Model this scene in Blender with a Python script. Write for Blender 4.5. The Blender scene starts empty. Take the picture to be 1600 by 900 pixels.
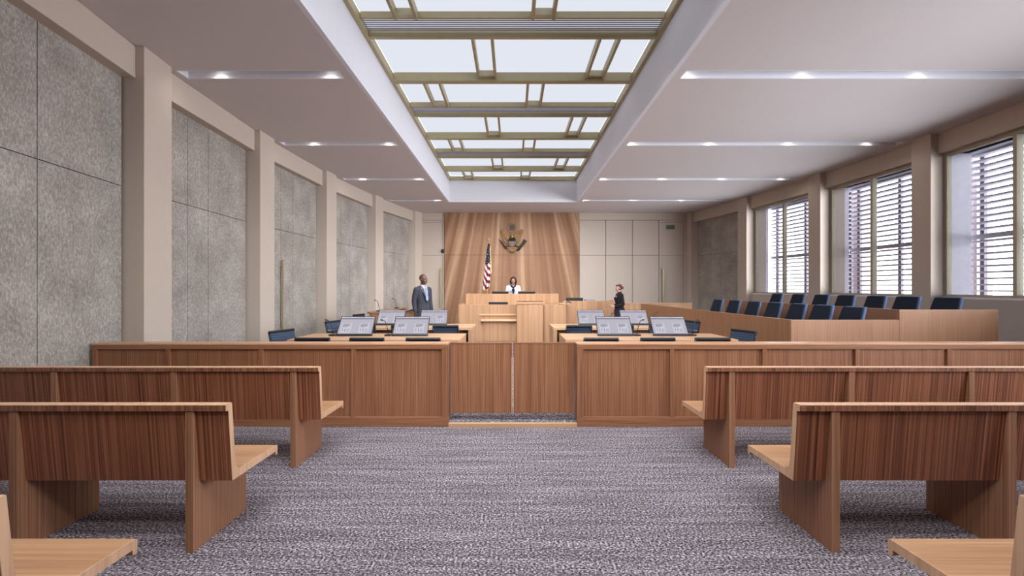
import bpy, bmesh, math, random
from mathutils import Vector, Matrix
random.seed(7)
PI = math.pi
R = math.radians
S = bpy.context.scene
COL = S.collection
F = 640.0          # focal length in pixels of a 1600 px wide frame
EYE = 1.5
K = 2.9            # ceiling height above the eye
ZC = EYE + K       # ceiling

# ------------------------------------------------------------------ materials
def new_mat(name):
    m = bpy.data.materials.new(name); m.use_nodes = True
    nt = m.node_tree
    b = nt.nodes['Principled BSDF']
    return m, nt, b

def N(nt, t, **kw):
    n = nt.nodes.new(t)
    for k, v in kw.items():
        setattr(n, k, v)
    return n

def ramp(nt, stops):
    r = N(nt, 'ShaderNodeValToRGB')
    e = r.color_ramp.elements
    while len(e) < len(stops): e.new(0.5)
    for i, (p, c) in enumerate(stops):
        e[i].position = p; e[i].color = (*c, 1)
    return r

def srgb(r, g, b):
    def f(v):
        v /= 255.0
        return v / 12.92 if v <= 0.04045 else ((v + 0.055) / 1.055) ** 2.4
    return (f(r), f(g), f(b))

def plain(name, col, rough=0.6, metal=0.0, spec=0.5, vary=0.04):
    m, nt, b = new_mat(name)
    b.inputs['Base Color'].default_value = (*col, 1)
    b.inputs['Roughness'].default_value = rough
    b.inputs['Metallic'].default_value = metal
    b.inputs['Specular IOR Level'].default_value = spec
    # a faint procedural mottling so that the surface is not dead flat
    tc = N(nt, 'ShaderNodeTexCoord'); no = N(nt, 'ShaderNodeTexNoise')
    no.inputs['Scale'].default_value = 9.0; no.inputs['Detail'].default_value = 4
    nt.links.new(tc.outputs['Object'], no.inputs['Vector'])
    r = ramp(nt, [(0.3, tuple(c * (1 - vary) for c in col)), (0.7, tuple(min(1, c * (1 + vary)) for c in col))])
    nt.links.new(no.outputs['Fac'], r.inputs['Fac'])
    nt.links.new(r.outputs['Color'], b.inputs['Base Color'])
    return m

def emis(name, col, s=1.0):
    m, nt, b = new_mat(name)
    nt.nodes.remove(b)
    e = N(nt, 'ShaderNodeEmission')
    e.inputs['Color'].default_value = (*col, 1); e.inputs['Strength'].default_value = s
    nt.links.new(e.outputs[0], nt.nodes['Material Output'].inputs[0])
    return m

def wood(name, dark, mid, light, axis='z', fine=70.0, rough=0.45, bump=0.15, broad=1.0, spec=0.35, run=0.022, det=5, flat=None):
    """straight-grained veneer, the grain running along the given local axis"""
    m, nt, b = new_mat(name)
    tc = N(nt, 'ShaderNodeTexCoord'); mp = N(nt, 'ShaderNodeMapping')
    nt.links.new(tc.outputs['Object'], mp.inputs['Vector'])
    sc = [fine] * 3; sc['xyz'.index(axis)] = fine * run
    if flat: sc['xyz'.index(flat)] = 3.0
    mp.inputs['Scale'].default_value = sc
    n1 = N(nt, 'ShaderNodeTexNoise'); n1.inputs['Scale'].default_value = 1.0
    n1.inputs['Detail'].default_value = det; n1.inputs['Roughness'].default_value = 0.6
    nt.links.new(mp.outputs[0], n1.inputs['Vector'])
    mp2 = N(nt, 'ShaderNodeMapping'); nt.links.new(tc.outputs['Object'], mp2.inputs['Vector'])
    s2 = [7.0] * 3; s2['xyz'.index(axis)] = 0.5
    mp2.inputs['Scale'].default_value = s2
    n2 = N(nt, 'ShaderNodeTexNoise'); n2.inputs['Scale'].default_value = 1.0; n2.inputs['Detail'].default_value = 3
    nt.links.new(mp2.outputs[0], n2.inputs['Vector'])
    mix = N(nt, 'ShaderNodeMath', operation='MULTIPLY_ADD')
    nt.links.new(n2.outputs['Fac'], mix.inputs[0]); mix.inputs[1].default_value = 0.45 * broad
    nt.links.new(n1.outputs['Fac'], mix.inputs[2])
    off = N(nt, 'ShaderNodeMath', operation='ADD'); off.inputs[1].default_value = -0.225 * broad
    nt.links.new(mix.outputs[0], off.inputs[0])
    r = ramp(nt, [(0.32, dark), (0.5, mid), (0.68, light)])
    nt.links.new(off.outputs[0], r.inputs['Fac'])
    nt.links.new(r.outputs['Color'], b.inputs['Base Color'])
    b.inputs['Roughness'].default_value = rough
    b.inputs['Specular IOR Level'].default_value = spec
    bp = N(nt, 'ShaderNodeBump'); bp.inputs['Strength'].default_value = bump; bp.inputs['Distance'].default_value = 0.003
    nt.links.new(n1.outputs['Fac'], bp.inputs['Height']); nt.links.new(bp.outputs[0], b.inputs['Normal'])
    return m

def carpet():
    m, nt, b = new_mat('carpet')
    tc = N(nt, 'ShaderNodeTexCoord'); mp = N(nt, 'ShaderNodeMapping')
    nt.links.new(tc.outputs['Object'], mp.inputs['Vector'])
    mp.inputs['Scale'].default_value = (72, 96, 60)
    n1 = N(nt, 'ShaderNodeTexNoise'); n1.inputs['Scale'].default_value = 1.0
    n1.inputs['Detail'].default_value = 3.0; n1.inputs['Roughness'].default_value = 0.6
    nt.links.new(mp.outputs[0], n1.inputs['Vector'])
    mp2 = N(nt, 'ShaderNodeMapping'); mp2.inputs['Scale'].default_value = (1.2, 22, 1)
    nt.links.new(tc.outputs['Object'], mp2.inputs['Vector'])
    n2 = N(nt, 'ShaderNodeTexNoise'); n2.inputs['Scale'].default_value = 1.0; n2.inputs['Detail'].default_value = 2
    nt.links.new(mp2.outputs[0], n2.inputs['Vector'])
    mad = N(nt, 'ShaderNodeMath', operation='MULTIPLY_ADD'); mad.inputs[1].default_value = 0.16
    nt.links.new(n2.outputs['Fac'], mad.inputs[0]); nt.links.new(n1.outputs['Fac'], mad.inputs[2])
    sub = N(nt, 'ShaderNodeMath', operation='ADD'); sub.inputs[1].default_value = -0.08
    nt.links.new(mad.outputs[0], sub.inputs[0])
    r = ramp(nt, [(0.34, CARPET[0]), (0.5, CARPET[1]), (0.62, CARPET[2]), (0.72, CARPET[3])])
    nt.links.new(sub.outputs[0], r.inputs['Fac']); nt.links.new(r.outputs['Color'], b.inputs['Base Color'])
    b.inputs['Roughness'].default_value = 0.95; b.inputs['Specular IOR Level'].default_value = 0.1
    bp = N(nt, 'ShaderNodeBump'); bp.inputs['Strength'].default_value = 0.6; bp.inputs['Distance'].default_value = 0.006
    nt.links.new(n1.outputs['Fac'], bp.inputs['Height']); nt.links.new(bp.outputs[0], b.inputs['Normal'])
    return m
CARPET = [srgb(24, 20, 23), srgb(104, 96, 102), srgb(180, 172, 178), srgb(226, 220, 224)]

def acoustic():
    """grey-beige textured acoustic panel: fine vertical worm-like mottling"""
    m, nt, b = new_mat('textured_panel')
    tc = N(nt, 'ShaderNodeTexCoord'); mp = N(nt, 'ShaderNodeMapping')
    nt.links.new(tc.outputs['Object'], mp.inputs['Vector'])
    mp.inputs['Scale'].default_value = (55, 55, 26)
    n1 = N(nt, 'ShaderNodeTexNoise'); n1.inputs['Scale'].default_value = 1.0
    n1.inputs['Detail'].default_value = 6; n1.inputs['Roughness'].default_value = 0.7; n1.inputs['Distortion'].default_value = 0.6
    nt.links.new(mp.outputs[0], n1.inputs['Vector'])
    n2 = N(nt, 'ShaderNodeTexNoise'); n2.inputs['Scale'].default_value = 2.2; n2.inputs['Detail'].default_value = 3
    nt.links.new(tc.outputs['Object'], n2.inputs['Vector'])
    mad = N(nt, 'ShaderNodeMath', operation='MULTIPLY_ADD'); mad.inputs[1].default_value = 0.35
    nt.links.new(n2.outputs['Fac'], mad.inputs[0]); nt.links.new(n1.outputs['Fac'], mad.inputs[2])
    sub = N(nt, 'ShaderNodeMath', operation='ADD'); sub.inputs[1].default_value = -0.175
    nt.links.new(mad.outputs[0], sub.inputs[0])
    r = ramp(nt, [(0.3, srgb(128, 120, 112)), (0.5, srgb(160, 153, 145)), (0.66, srgb(190, 184, 176)), (0.78, srgb(212, 208, 203))])
    nt.links.new(sub.outputs[0], r.inputs['Fac']); nt.links.new(r.outputs['Color'], b.inputs['Base Color'])
    b.inputs['Roughness'].default_value = 0.85; b.inputs['Specular IOR Level'].default_value = 0.2
    bp = N(nt, 'ShaderNodeBump'); bp.inputs['Strength'].default_value = 0.4; bp.inputs['Distance'].default_value = 0.006
    nt.links.new(n1.outputs['Fac'], bp.inputs['Height']); nt.links.new(bp.outputs[0], b.inputs['Normal'])
    return m

def fan_veneer():
    """feature-wall veneer: paler bands that splay out towards the floor"""
    m, nt, b = new_mat('fan_veneer')
    tc = N(nt, 'ShaderNodeTexCoord'); sp = N(nt, 'ShaderNodeSeparateXYZ')
    nt.links.new(tc.outputs['Object'], sp.inputs[0])
    # u = x / (1 + q*(4.4 - z)) : rays from a point above the ceiling
    a = N(nt, 'ShaderNodeMath', operation='MULTIPLY_ADD'); a.inputs[1].default_value = -0.12; a.inputs[2].default_value = 1.0 + 0.12 * 4.4
    nt.links.new(sp.outputs['Z'], a.inputs[0])
    d = N(nt, 'ShaderNodeMath', operation='DIVIDE')
    nt.links.new(sp.outputs['X'], d.inputs[0]); nt.links.new(a.outputs[0], d.inputs[1])
    def bands(scale, zs, det):
        cb = N(nt, 'ShaderNodeCombineXYZ')
        mu = N(nt, 'ShaderNodeMath', operation='MULTIPLY'); mu.inputs[1].default_value = scale
        nt.links.new(d.outputs[0], mu.inputs[0]); nt.links.new(mu.outputs[0], cb.inputs[0])
        mz = N(nt, 'ShaderNodeMath', operation='MULTIPLY'); mz.inputs[1].default_value = zs
        nt.links.new(sp.outputs['Z'], mz.inputs[0]); nt.links.new(mz.outputs[0], cb.inputs[2])
        no = N(nt, 'ShaderNodeTexNoise'); no.inputs['Scale'].default_value = 1.0; no.inputs['Detail'].default_value = det
        nt.links.new(cb.outputs[0], no.inputs['Vector'])
        return no
    n1 = bands(5.2, 0.10, 1.5); n2 = bands(45, 0.8, 4)
    cb = N(nt, 'ShaderNodeMapping'); cb.inputs['Scale'].default_value = (0.8, 1, 9)
    nt.links.new(tc.outputs['Object'], cb.inputs['Vector'])
    n3 = N(nt, 'ShaderNodeTexNoise'); n3.inputs['Scale'].default_value = 1.0; n3.inputs['Detail'].default_value = 4
    nt.links.new(cb.outputs[0], n3.inputs['Vector'])
    m1 = N(nt, 'ShaderNodeMath', operation='MULTIPLY_ADD'); m1.inputs[1].default_value = 0.30
    nt.links.new(n2.outputs['Fac'], m1.inputs[0]); nt.links.new(n1.outputs['Fac'], m1.inputs[2])
    m2 = N(nt, 'ShaderNodeMath', operation='MULTIPLY_ADD'); m2.inputs[1].default_value = 0.06
    nt.links.new(n3.outputs['Fac'], m2.inputs[0]); nt.links.new(m1.outputs[0], m2.inputs[2])
    r = ramp(nt, [(0.43, srgb(124, 88, 64)), (0.63, srgb(142, 105, 78)), (0.77, srgb(158, 121, 93)), (0.86, srgb(180, 146, 116))])
    nt.links.new(m2.outputs[0], r.inputs['Fac']); nt.links.new(r.outputs['Color'], b.inputs['Base Color'])
    b.inputs['Roughness'].default_value = 0.5; b.inputs['Specular IOR Level'].default_value = 0.3
    return m

def suiting(name, c1, c2, scale=220):
    m, nt, b = new_mat(name)
    tc = N(nt, 'ShaderNodeTexCoord'); no = N(nt, 'ShaderNodeTexNoise')
    no.inputs['Scale'].default_value = scale; no.inputs['Detail'].default_value = 2
    nt.links.new(tc.outputs['Object'], no.inputs['Vector'])
    r = ramp(nt, [(0.35, c1), (0.65, c2)])
    nt.links.new(no.outputs['Fac'], r.inputs['Fac']); nt.links.new(r.outputs['Color'], b.inputs['Base Color'])
    b.inputs['Roughness'].default_value = 0.9; b.inputs['Specular IOR Level'].default_value = 0.15
    return m

def ribbed(name, c1, c2):
    """chair mesh with fine horizontal ribs"""
    m, nt, b = new_mat(name)
    tc = N(nt, 'ShaderNodeTexCoord'); w = N(nt, 'ShaderNodeTexWave', bands_direction='Z')
    w.inputs['Scale'].default_value = 9.0; w.inputs['Distortion'].default_value = 0.3
    nt.links.new(tc.outputs['Object'], w.inputs['Vector'])
    r = ramp(nt, [(0.1, c1), (0.45, c2)])
    nt.links.new(w.outputs['Fac'], r.inputs['Fac']); nt.links.new(r.outputs['Color'], b.inputs['Base Color'])
    b.inputs['Roughness'].default_value = 0.75; b.inputs['Specular IOR Level'].default_value = 0.25
    return m

def glass(name):
    m, nt, b = new_mat(name)
    nt.nodes.remove(b)
    t = N(nt, 'ShaderNodeBsdfTransparent'); g = N(nt, 'ShaderNodeBsdfGlossy'); mx = N(nt, 'ShaderNodeMixShader')
    t.inputs[0].default_value = (0.95, 0.96, 0.97, 1); g.inputs['Roughness'].default_value = 0.03
    fr = N(nt, 'ShaderNodeFresnel'); fr.inputs['IOR'].default_value = 1.2
    nt.links.new(fr.outputs[0], mx.inputs[0]); nt.links.new(t.outputs[0], mx.inputs[1]); nt.links.new(g.outputs[0], mx.inputs[2])
    nt.links.new(mx.outputs[0], nt.nodes['Material Output'].inputs[0])
    return m

M = {}
M['carpet'] = carpet()
M['panel'] = acoustic()
M['plaster'] = plain('beige_plaster', srgb(194, 181, 168), 0.8, spec=0.2, vary=.015)
M['backing'] = plain('dark_joint', srgb(84, 70, 60), 0.9, spec=0.1)
M['ceiling'] = plain('ceiling_paint', srgb(208, 201, 200), 0.85, spec=0.15, vary=.008)
M['well'] = plain('white_paint', srgb(222, 222, 228), 0.8, spec=0.15, vary=.008)
M['ext_white'] = plain('exterior_stone', srgb(226, 226, 236), 0.8, spec=0.15)
M['brass'] = plain('bronze_brass', srgb(172, 160, 126), 0.45, 0.3)
M['win_frame'] = plain('olive_window_frame', srgb(178, 170, 146), 0.5, 0.1)
M['brass_pale'] = plain('pale_brass', srgb(196, 188, 158), 0.5, 0.2)
M['sky_pane'] = emis('skylight_glass', (0.755, 0.785, 0.865), 0.92)
M['slat_grey'] = plain('grey_slat', srgb(150, 146, 156), 0.5, 0.3)
M['lamp'] = emis('lamp_lens', (1.0, 0.95, 0.90), 4.0)
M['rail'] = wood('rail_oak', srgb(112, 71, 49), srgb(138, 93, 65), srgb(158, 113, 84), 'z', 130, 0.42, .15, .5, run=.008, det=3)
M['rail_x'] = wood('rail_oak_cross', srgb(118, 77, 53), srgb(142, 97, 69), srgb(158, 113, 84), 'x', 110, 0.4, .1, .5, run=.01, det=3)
M['rail_cap_lit'] = wood('rail_oak_cap_lit', srgb(172, 128, 98), srgb(188, 146, 114), srgb(200, 158, 126), 'x', 90, 0.32, .06, .5, run=.012)  # light off the rail's top is put into this paler oak
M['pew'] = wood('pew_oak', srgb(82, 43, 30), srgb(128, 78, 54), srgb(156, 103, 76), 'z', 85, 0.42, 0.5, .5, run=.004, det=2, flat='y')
M['pew_cap'] = wood('pew_oak_cap', srgb(94, 58, 43), srgb(130, 86, 64), srgb(150, 105, 80), 'z', 92, 0.4, run=.006, det=2, flat='y')
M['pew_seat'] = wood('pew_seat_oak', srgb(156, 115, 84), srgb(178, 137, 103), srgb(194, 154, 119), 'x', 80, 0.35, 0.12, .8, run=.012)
M['pew_leg'] = wood('pew_leg_oak', srgb(120, 80, 58), srgb(148, 105, 79), srgb(166, 123, 95), 'z', 95, 0.4, .15, .6, run=.006, det=3)
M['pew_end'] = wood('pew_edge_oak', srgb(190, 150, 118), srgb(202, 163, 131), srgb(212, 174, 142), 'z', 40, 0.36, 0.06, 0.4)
M['maple'] = wood('maple', srgb(162, 124, 93), srgb(172, 134, 102), srgb(183, 145, 112), 'z', 20, 0.38, 0.03, .9)
M['maple_x'] = wood('maple_top', srgb(178, 140, 106), srgb(190, 152, 118), srgb(200, 163, 128), 'x', 40, 0.35, 0.04, .7)
M['jury'] = wood('jury_oak', srgb(146, 105, 78), srgb(160, 118, 89), srgb(172, 130, 100), 'z', 80, 0.4, 0.08, .6, run=.012)
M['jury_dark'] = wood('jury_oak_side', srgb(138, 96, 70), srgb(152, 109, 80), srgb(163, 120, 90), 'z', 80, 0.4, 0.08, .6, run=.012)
M['modesty'] = wood('modesty_oak', srgb(100, 62, 44), srgb(120, 80, 58), srgb(134, 94, 70), 'z', 80, 0.45, run=.012)
M['fan'] = fan_veneer()
M['navy'] = suiting('navy_upholstery', srgb(34, 41, 54), srgb(44, 52, 67), 160)
M['blue_edge'] = suiting('blue_upholstery', srgb(84, 104, 138), srgb(102, 122, 156), 160)
M['chair_mesh'] = ribbed('blue_mesh', srgb(44, 54, 70), srgb(60, 73, 94))
M['black'] = plain('black_vinyl', srgb(26, 26, 30), 0.45)
M['charcoal'] = plain('charcoal_plastic', srgb(42, 40, 46), 0.5)
M['chrome'] = plain('satin_metal', srgb(150, 150, 155), 0.3, 0.9)
M['bezel'] = plain('monitor_bezel', srgb(32, 30, 35), 0.45)
M['scr_bg'] = emis('screen_page', srgb(178, 175, 186), 1.0)
M['scr_bar'] = emis('screen_bar', srgb(116, 112, 130), 1.0)
M['scr_light'] = emis('screen_light', srgb(196, 194, 206), 1.0)
M['scr_ink'] = emis('screen_ink', srgb(112, 106, 122), 1.0)
M['green'] = plain('sign_green', srgb(74, 96, 68), 0.5)
M['green_light'] = plain('sign_edge', srgb(120, 134, 110), 0.5)
M['glass'] = glass('window_glass')
M['louvre'] = plain('louvre_grey', srgb(190, 188, 196), 0.6, 0.0)
M['charcoal_ext'] = plain('dark_post', srgb(112, 106, 114), 0.6)
M['ext_pink'] = plain('pink_render', srgb(176, 158, 156), 0.9)
M['ext_glass'] = plain('far_glass', srgb(150, 160, 175), 0.3)
M['gold'] = plain('antique_gold', srgb(158, 122, 72), 0.4, 0.6)
M['gold_dark'] = plain('dark_gold', srgb(112, 84, 56), 0.45, 0.4)
M['bronze'] = plain('aged_bronze', srgb(84, 58, 46), 0.5, 0.4)
M['shield_blue'] = plain('shield_blue', srgb(12, 12, 18), 0.6, spec=.2)
M['shield_grey'] = plain('shield_grey', srgb(110, 96, 90), 0.5, 0.2)
M['olive'] = plain('olive_bronze', srgb(62, 58, 46), 0.5, 0.3)
M['flag_red'] = suiting('flag_red', srgb(112, 32, 42), srgb(128, 42, 52))
M['flag_white'] = suiting('flag_white', srgb(206, 198, 200), srgb(220, 212, 214))
M['flag_blue'] = suiting('flag_blue', srgb(22, 24, 42), srgb(30, 32, 54))
M['flag_gold'] = suiting('flag_fringe', srgb(200, 164, 90), srgb(226, 194, 120))
M['pole_wood'] = wood('flag_pole', srgb(120, 84, 50), srgb(150, 108, 68), srgb(176, 134, 88), 'z', 60)
M['skin_dark'] = plain('skin_brown', srgb(94, 66, 54), 0.5)
M['skin_light'] = plain('skin_light', srgb(190, 146, 126), 0.5)
M['skin_tan'] = plain('skin_tan', srgb(150, 110, 93), 0.5)
M['suit'] = suiting('grey_suit', srgb(54, 54, 62), srgb(66, 66, 75))
M['shirt'] = suiting('white_shirt', srgb(176, 176, 186), srgb(190, 190, 200))
M['tie'] = suiting('pale_tie', srgb(130, 140, 166), srgb(150, 160, 186))
M['black_cloth'] = suiting('black_cloth', srgb(30, 27, 28), srgb(42, 38, 40))
M['plum_cloth'] = suiting('plum_skirt', srgb(40, 34, 46), srgb(54, 46, 60))
M['hair_brown'] = suiting('brown_hair', srgb(70, 46, 40), srgb(92, 62, 52), 120)
M['hair_dark'] = suiting('dark_hair', srgb(36, 20, 26), srgb(56, 30, 38), 120)
M['hair_grey'] = suiting('cropped_hair', srgb(82, 58, 47), srgb(90, 64, 52), 300)
M['shoe'] = plain('black_leather', srgb(20, 18, 18), 0.3)
M['lip'] = plain('lip', srgb(150, 84, 80), 0.5)
M['lip_dark'] = plain('lip_dark', srgb(92, 58, 52), 0.5)
M['eye'] = plain('eye_dark', srgb(24, 18, 18), 0.3)

# ------------------------------------------------------------------ mesh helpers
class MB:
    def __init__(s):
        s.bm = bmesh.new(); s.mi = 0
    def _f(s, vs):
        try:
            f = s.bm.faces.new(vs); f.material_index = s.mi; return f
        except ValueError:
            return None
    def box(s, x0, x1, y0, y1, z0, z1, mat=None):
        """mat: optional Matrix applied to the corners"""
        c = [Vector((x, y, z)) for z in (z0, z1) for y in (y0, y1) for x in (x0, x1)]
        if mat is not None: c = [mat @ p for p in c]
        v = [s.bm.verts.new(p) for p in c]
        for q in ((0, 2, 3, 1), (4, 5, 7, 6), (0, 1, 5, 4), (2, 6, 7, 3), (0, 4, 6, 2), (1, 3, 7, 5)):
            s._f([v[i] for i in q])
        return s
    def extrude(s, pts, vec):
        """closed polygon (3-D points) swept along vec"""
        vec = Vector(vec)
        a = [s.bm.verts.new(Vector(p)) for p in pts]; b = [s.bm.verts.new(Vector(p) + vec) for p in pts]
        n = len(pts)
        s._f(a[::-1]); s._f(b)
        for i in range(n):
            s._f([a[i], a[(i + 1) % n], b[(i + 1) % n], b[i]])
        return s
    def prism_x(s, yz, x0, x1):
        return s.extrude([(x0, y, z) for y, z in yz], (x1 - x0, 0, 0))
    def prism_z(s, xy, z0, z1):
        return s.extrude([(x, y, z0) for x, y in xy], (0, 0, z1 - z0))
    def prism_y(s, xz, y0, y1):
        return s.extrude([(x, y0, z) for x, z in xz], (0, y1 - y0, 0))
    def tube(s, pts, rad, seg=10, caps=True):
        pts = [Vector(p) for p in pts]
        if not hasattr(rad, '__len__'): rad = [rad] * len(pts)
        rings = []; up = None
        for i, p in enumerate(pts):
            t = (pts[min(i + 1, len(pts) - 1)] - pts[max(i - 1, 0)]).normalized()
            if up is None:
                up = Vector((0, 0, 1)) if abs(t.z) < 0.9 else Vector((1, 0, 0))
            n = (up - t * up.dot(t)).normalized(); bta = t.cross(n); up = n
            rings.append([s.bm.verts.new(p + (n * math.cos(2 * PI * j / seg) + bta * math.sin(2 * PI * j / seg)) * rad[i]) for j in range(seg)])
        for a, b in zip(rings, rings[1:]):
            for j in range(seg):
                s._f([a[j], a[(j + 1) % seg], b[(j + 1) % seg], b[j]])
        if caps:
            s._f(rings[0][::-1]); s._f(rings[-1])
        return s
    def lathe(s, prof, seg=20, c=(0, 0, 0)):
        c = Vector(c); rings = []
        for r, z in prof:
            rings.append([s.bm.verts.new(c + Vector((max(r, 1e-4) * math.cos(2 * PI * j / seg), max(r, 1e-4) * math.sin(2 * PI * j / seg), z))) for j in range(seg)])
        for a, b in zip(rings, rings[1:]):
            for j in range(seg):
                s._f([a[j], a[(j + 1) % seg], b[(j + 1) % seg], b[j]])
        s._f(rings[0][::-1]); s._f(rings[-1])
        return s
    def ell(s, c, r, rot=None, sub=2):
        if not hasattr(r, '__len__'): r = (r, r, r)
        mt = Matrix.Translation(Vector(c))
        if rot is not None: mt = mt @ rot
        mt = mt @ Matrix.Diagonal((r[0], r[1], r[2], 1))
        g = bmesh.ops.create_icosphere(s.bm, subdivisions=sub, radius=1.0, matrix=mt)
        for v in g['verts']:
            for f in v.link_faces: f.material_index = s.mi
        return s
    def cap(s, a, ra, b, rb):
        """tapered capsule as a run of overlapping balls (for remeshing)"""
        a = Vector(a); b = Vector(b); L = (b - a).length
        n = max(2, int(L / (min(ra, rb) * 0.45)) + 1)
        for i in range(n):
            t = i / (n - 1)
            s.ell(a.lerp(b, t), ra + (rb - ra) * t, sub=1 if max(ra, rb) < 0.02 else 2)
        return s
    def chain(s, pts, rad):
        for i in range(len(pts) - 1):
            s.cap(pts[i], rad[i], pts[i + 1], rad[i + 1])
        return s

def obj(name, mb, mats, parent=None, bevel=0.0, smooth=False, loc=None, rz=0.0, recalc=True):
    bm = mb.bm
    if recalc: bmesh.ops.recalc_face_normals(bm, faces=bm.faces)
    me = bpy.data.meshes.new(name); bm.to_mesh(me); bm.free()
    if not isinstance(mats, (list, tuple)): mats = [mats]
    for m in mats: me.materials.append(m)
    if smooth:
        me.polygons.foreach_set('use_smooth', [True] * len(me.polygons))
    o = bpy.data.objects.new(name, me); COL.objects.link(o)
    if parent is not None: o.parent = parent
    if loc is not None: o.location = loc
    o.rotation_euler[2] = rz
    if bevel:
        b = o.modifiers.new('edge', 'BEVEL'); b.width = bevel; b.segments = 2; b.limit_method = 'ANGLE'; b.angle_limit = R(40)
    return o

def tag(o, label, cat, group=None):
    o['label'] = label; o['category'] = cat
    if group: o['group'] = group
    return o

def thing(name, label, cat, loc=(0, 0, 0), rz=0.0, group=None):
    o = bpy.data.objects.new(name, None); COL.objects.link(o)
    o.location = loc; o.rotation_euler[2] = rz; o.empty_display_size = 0.2
    return tag(o, label, cat, group)

def struct(name, mb, mats, **kw):
    o = obj(name, mb, mats, **kw); o['kind'] = 'structure'; return o

def struct_empty(name, loc=(0, 0, 0)):
    o = bpy.data.objects.new(name, None); COL.objects.link(o); o.location = loc; o['kind'] = 'structure'; return o

def dup(root, loc, rz=0.0, label=None, group=None):
    r = root.copy(); COL.objects.link(r); r.location = loc; r.rotation_euler[2] = rz
    if label: r['label'] = label
    if group: r['group'] = group
    for ch in list(root.children):
        c = ch.copy(); COL.objects.link(c); c.parent = r
        for g in list(ch.children):
            d = g.copy(); COL.objects.link(d); d.parent = c
    return r

def remeshed(name, mb, mat, parent, voxel=0.007, smooth=4):
    """one continuous surface out of overlapping solids"""
    me = bpy.data.meshes.new(name + '_src'); mb.bm.to_mesh(me); mb.bm.free()
    o = bpy.data.objects.new(name + '_src', me); COL.objects.link(o)
    rm = o.modifiers.new('r', 'REMESH'); rm.mode = 'VOXEL'; rm.voxel_size = voxel
    sm = o.modifiers.new('s', 'SMOOTH'); sm.factor = 0.5; sm.iterations = smooth
    dg = bpy.context.evaluated_depsgraph_get(); dg.update()
    me2 = bpy.data.meshes.new_from_object(o.evaluated_get(dg))
    bpy.data.objects.remove(o); bpy.data.meshes.remove(me)
    me2.name = name; me2.materials.clear(); me2.materials.append(mat)
    me2.polygons.foreach_set('use_smooth', [True] * len(me2.polygons))
    r = bpy.data.objects.new(name, me2); COL.objects.link(r); r.parent = parent
    return r

def px(x, y, d):
    """point at depth d seen at photo pixel (x, y)"""
    return Vector(((x - 801.0) * d / F, d, EYE - (y - 450.0) * d / F))

ORD = ['first', 'second', 'third', 'fourth', 'fifth', 'sixth', 'seventh', 'eighth']

# ------------------------------------------------------------------ camera
cam = bpy.data.cameras.new('camera'); co = bpy.data.objects.new('camera', cam); COL.objects.link(co)
co.location = (0, 0, EYE); co.rotation_euler = (R(90), 0, 0)
cam.sensor_fit = 'HORIZONTAL'; cam.sensor_width = 36.0; cam.lens = 36.0 * F / 1600.0
cam.shift_x = -1.0 / 1600.0; cam.clip_start = 0.02; cam.clip_end = 200
S.camera = co

# ------------------------------------------------------------------ room shell
YB = 5.46 * K          # back wall
YR = -2.6              # wall behind the camera
def XL(dk): return -(1.60 - 0.058 * (dk - 2.85) ** 2) * K
def XR(dk): return (2.705 - 0.053 * (dk - 2.75) ** 2) * K
HEAD = EYE + 0.868 * K     # underside of the header beams
JOINT = EYE + 0.42 * K     # horizontal joint of the wall panels

fl = MB(); fl.box(-6.2, 9.6, YR - .2, YB + .3, -0.12, 0.0)
floor = struct('floor', fl, M['carpet'])
D_RAIL = 4.424
rf = MB(); rf.box(-4.75, 7.9, D_RAIL + .02, YB, 0.0, 0.043)
o = obj('raised_carpet', rf, M['carpet'], floor)
ns = MB(); ns.box(-.69, .692, D_RAIL - .025, D_RAIL + .02, 0.0, 0.0425)
obj('step_nosing', ns, M['maple_x'], floor)
# dais under the bench, and the two jury tiers
da = MB(); da.box(-1.36, 3.0, 12.35, YB - .12, 0.043, 0.50)
obj('dais', da, M['carpet'], floor)

def wall(side, near, width, fx, sgn, windows):
    """sgn -1: left, +1: right. Columns stand on the curve; panels, headers and windows set back between them."""
    root = struct_empty('wall_left' if sgn < 0 else 'wall_right')
    off = lambda k: sgn * k * K
    n = len(near)
    for i, d in enumerate(near):
        d2 = d + width if i < n - 1 else 5.46
        p0 = (fx(d), d * K); p1 = (fx(d2), d2 * K)
        deep = off(0.215)
        mb = MB(); mb.prism_z([p0, p1, (p1[0] + deep, p1[1]), (p0[0] + deep, p0[1])], 0, ZC)
        obj('column', mb, M['plaster'], root, bevel=0.008)
    return root, off

LN = [-1.0, -0.10, 0.795, 1.693, 2.591, 3.478, 4.384, 5.29]
RN = [-0.95, -0.05, 0.83, 1.74, 2.65, 3.556, 4.465, 5.37]
WL, offL = wall('left', LN, 0.162, XL, -1, False)
WR, offR = wall('right', RN, 0.130, XR, 1, True)

def seg_pts(a, b, offx, t0=0.0, t1=1.0):
    a = Vector((a[0] + offx, a[1])); b = Vector((b[0] + offx, b[1]))
    return a.lerp(b, t0), a.lerp(b, t1)

def slab(root, name, a, b, th, z0, z1, mat, bevel=0.0):
    """upright slab between plan points a, b; th = plan thickness along x"""
    mb = MB(); mb.prism_z([(a[0], a[1]), (b[0], b[1]), (b[0] + th, b[1]), (a[0] + th, a[1])], z0, z1)
    return obj(name, mb, mat, root, bevel=bevel)

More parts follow.
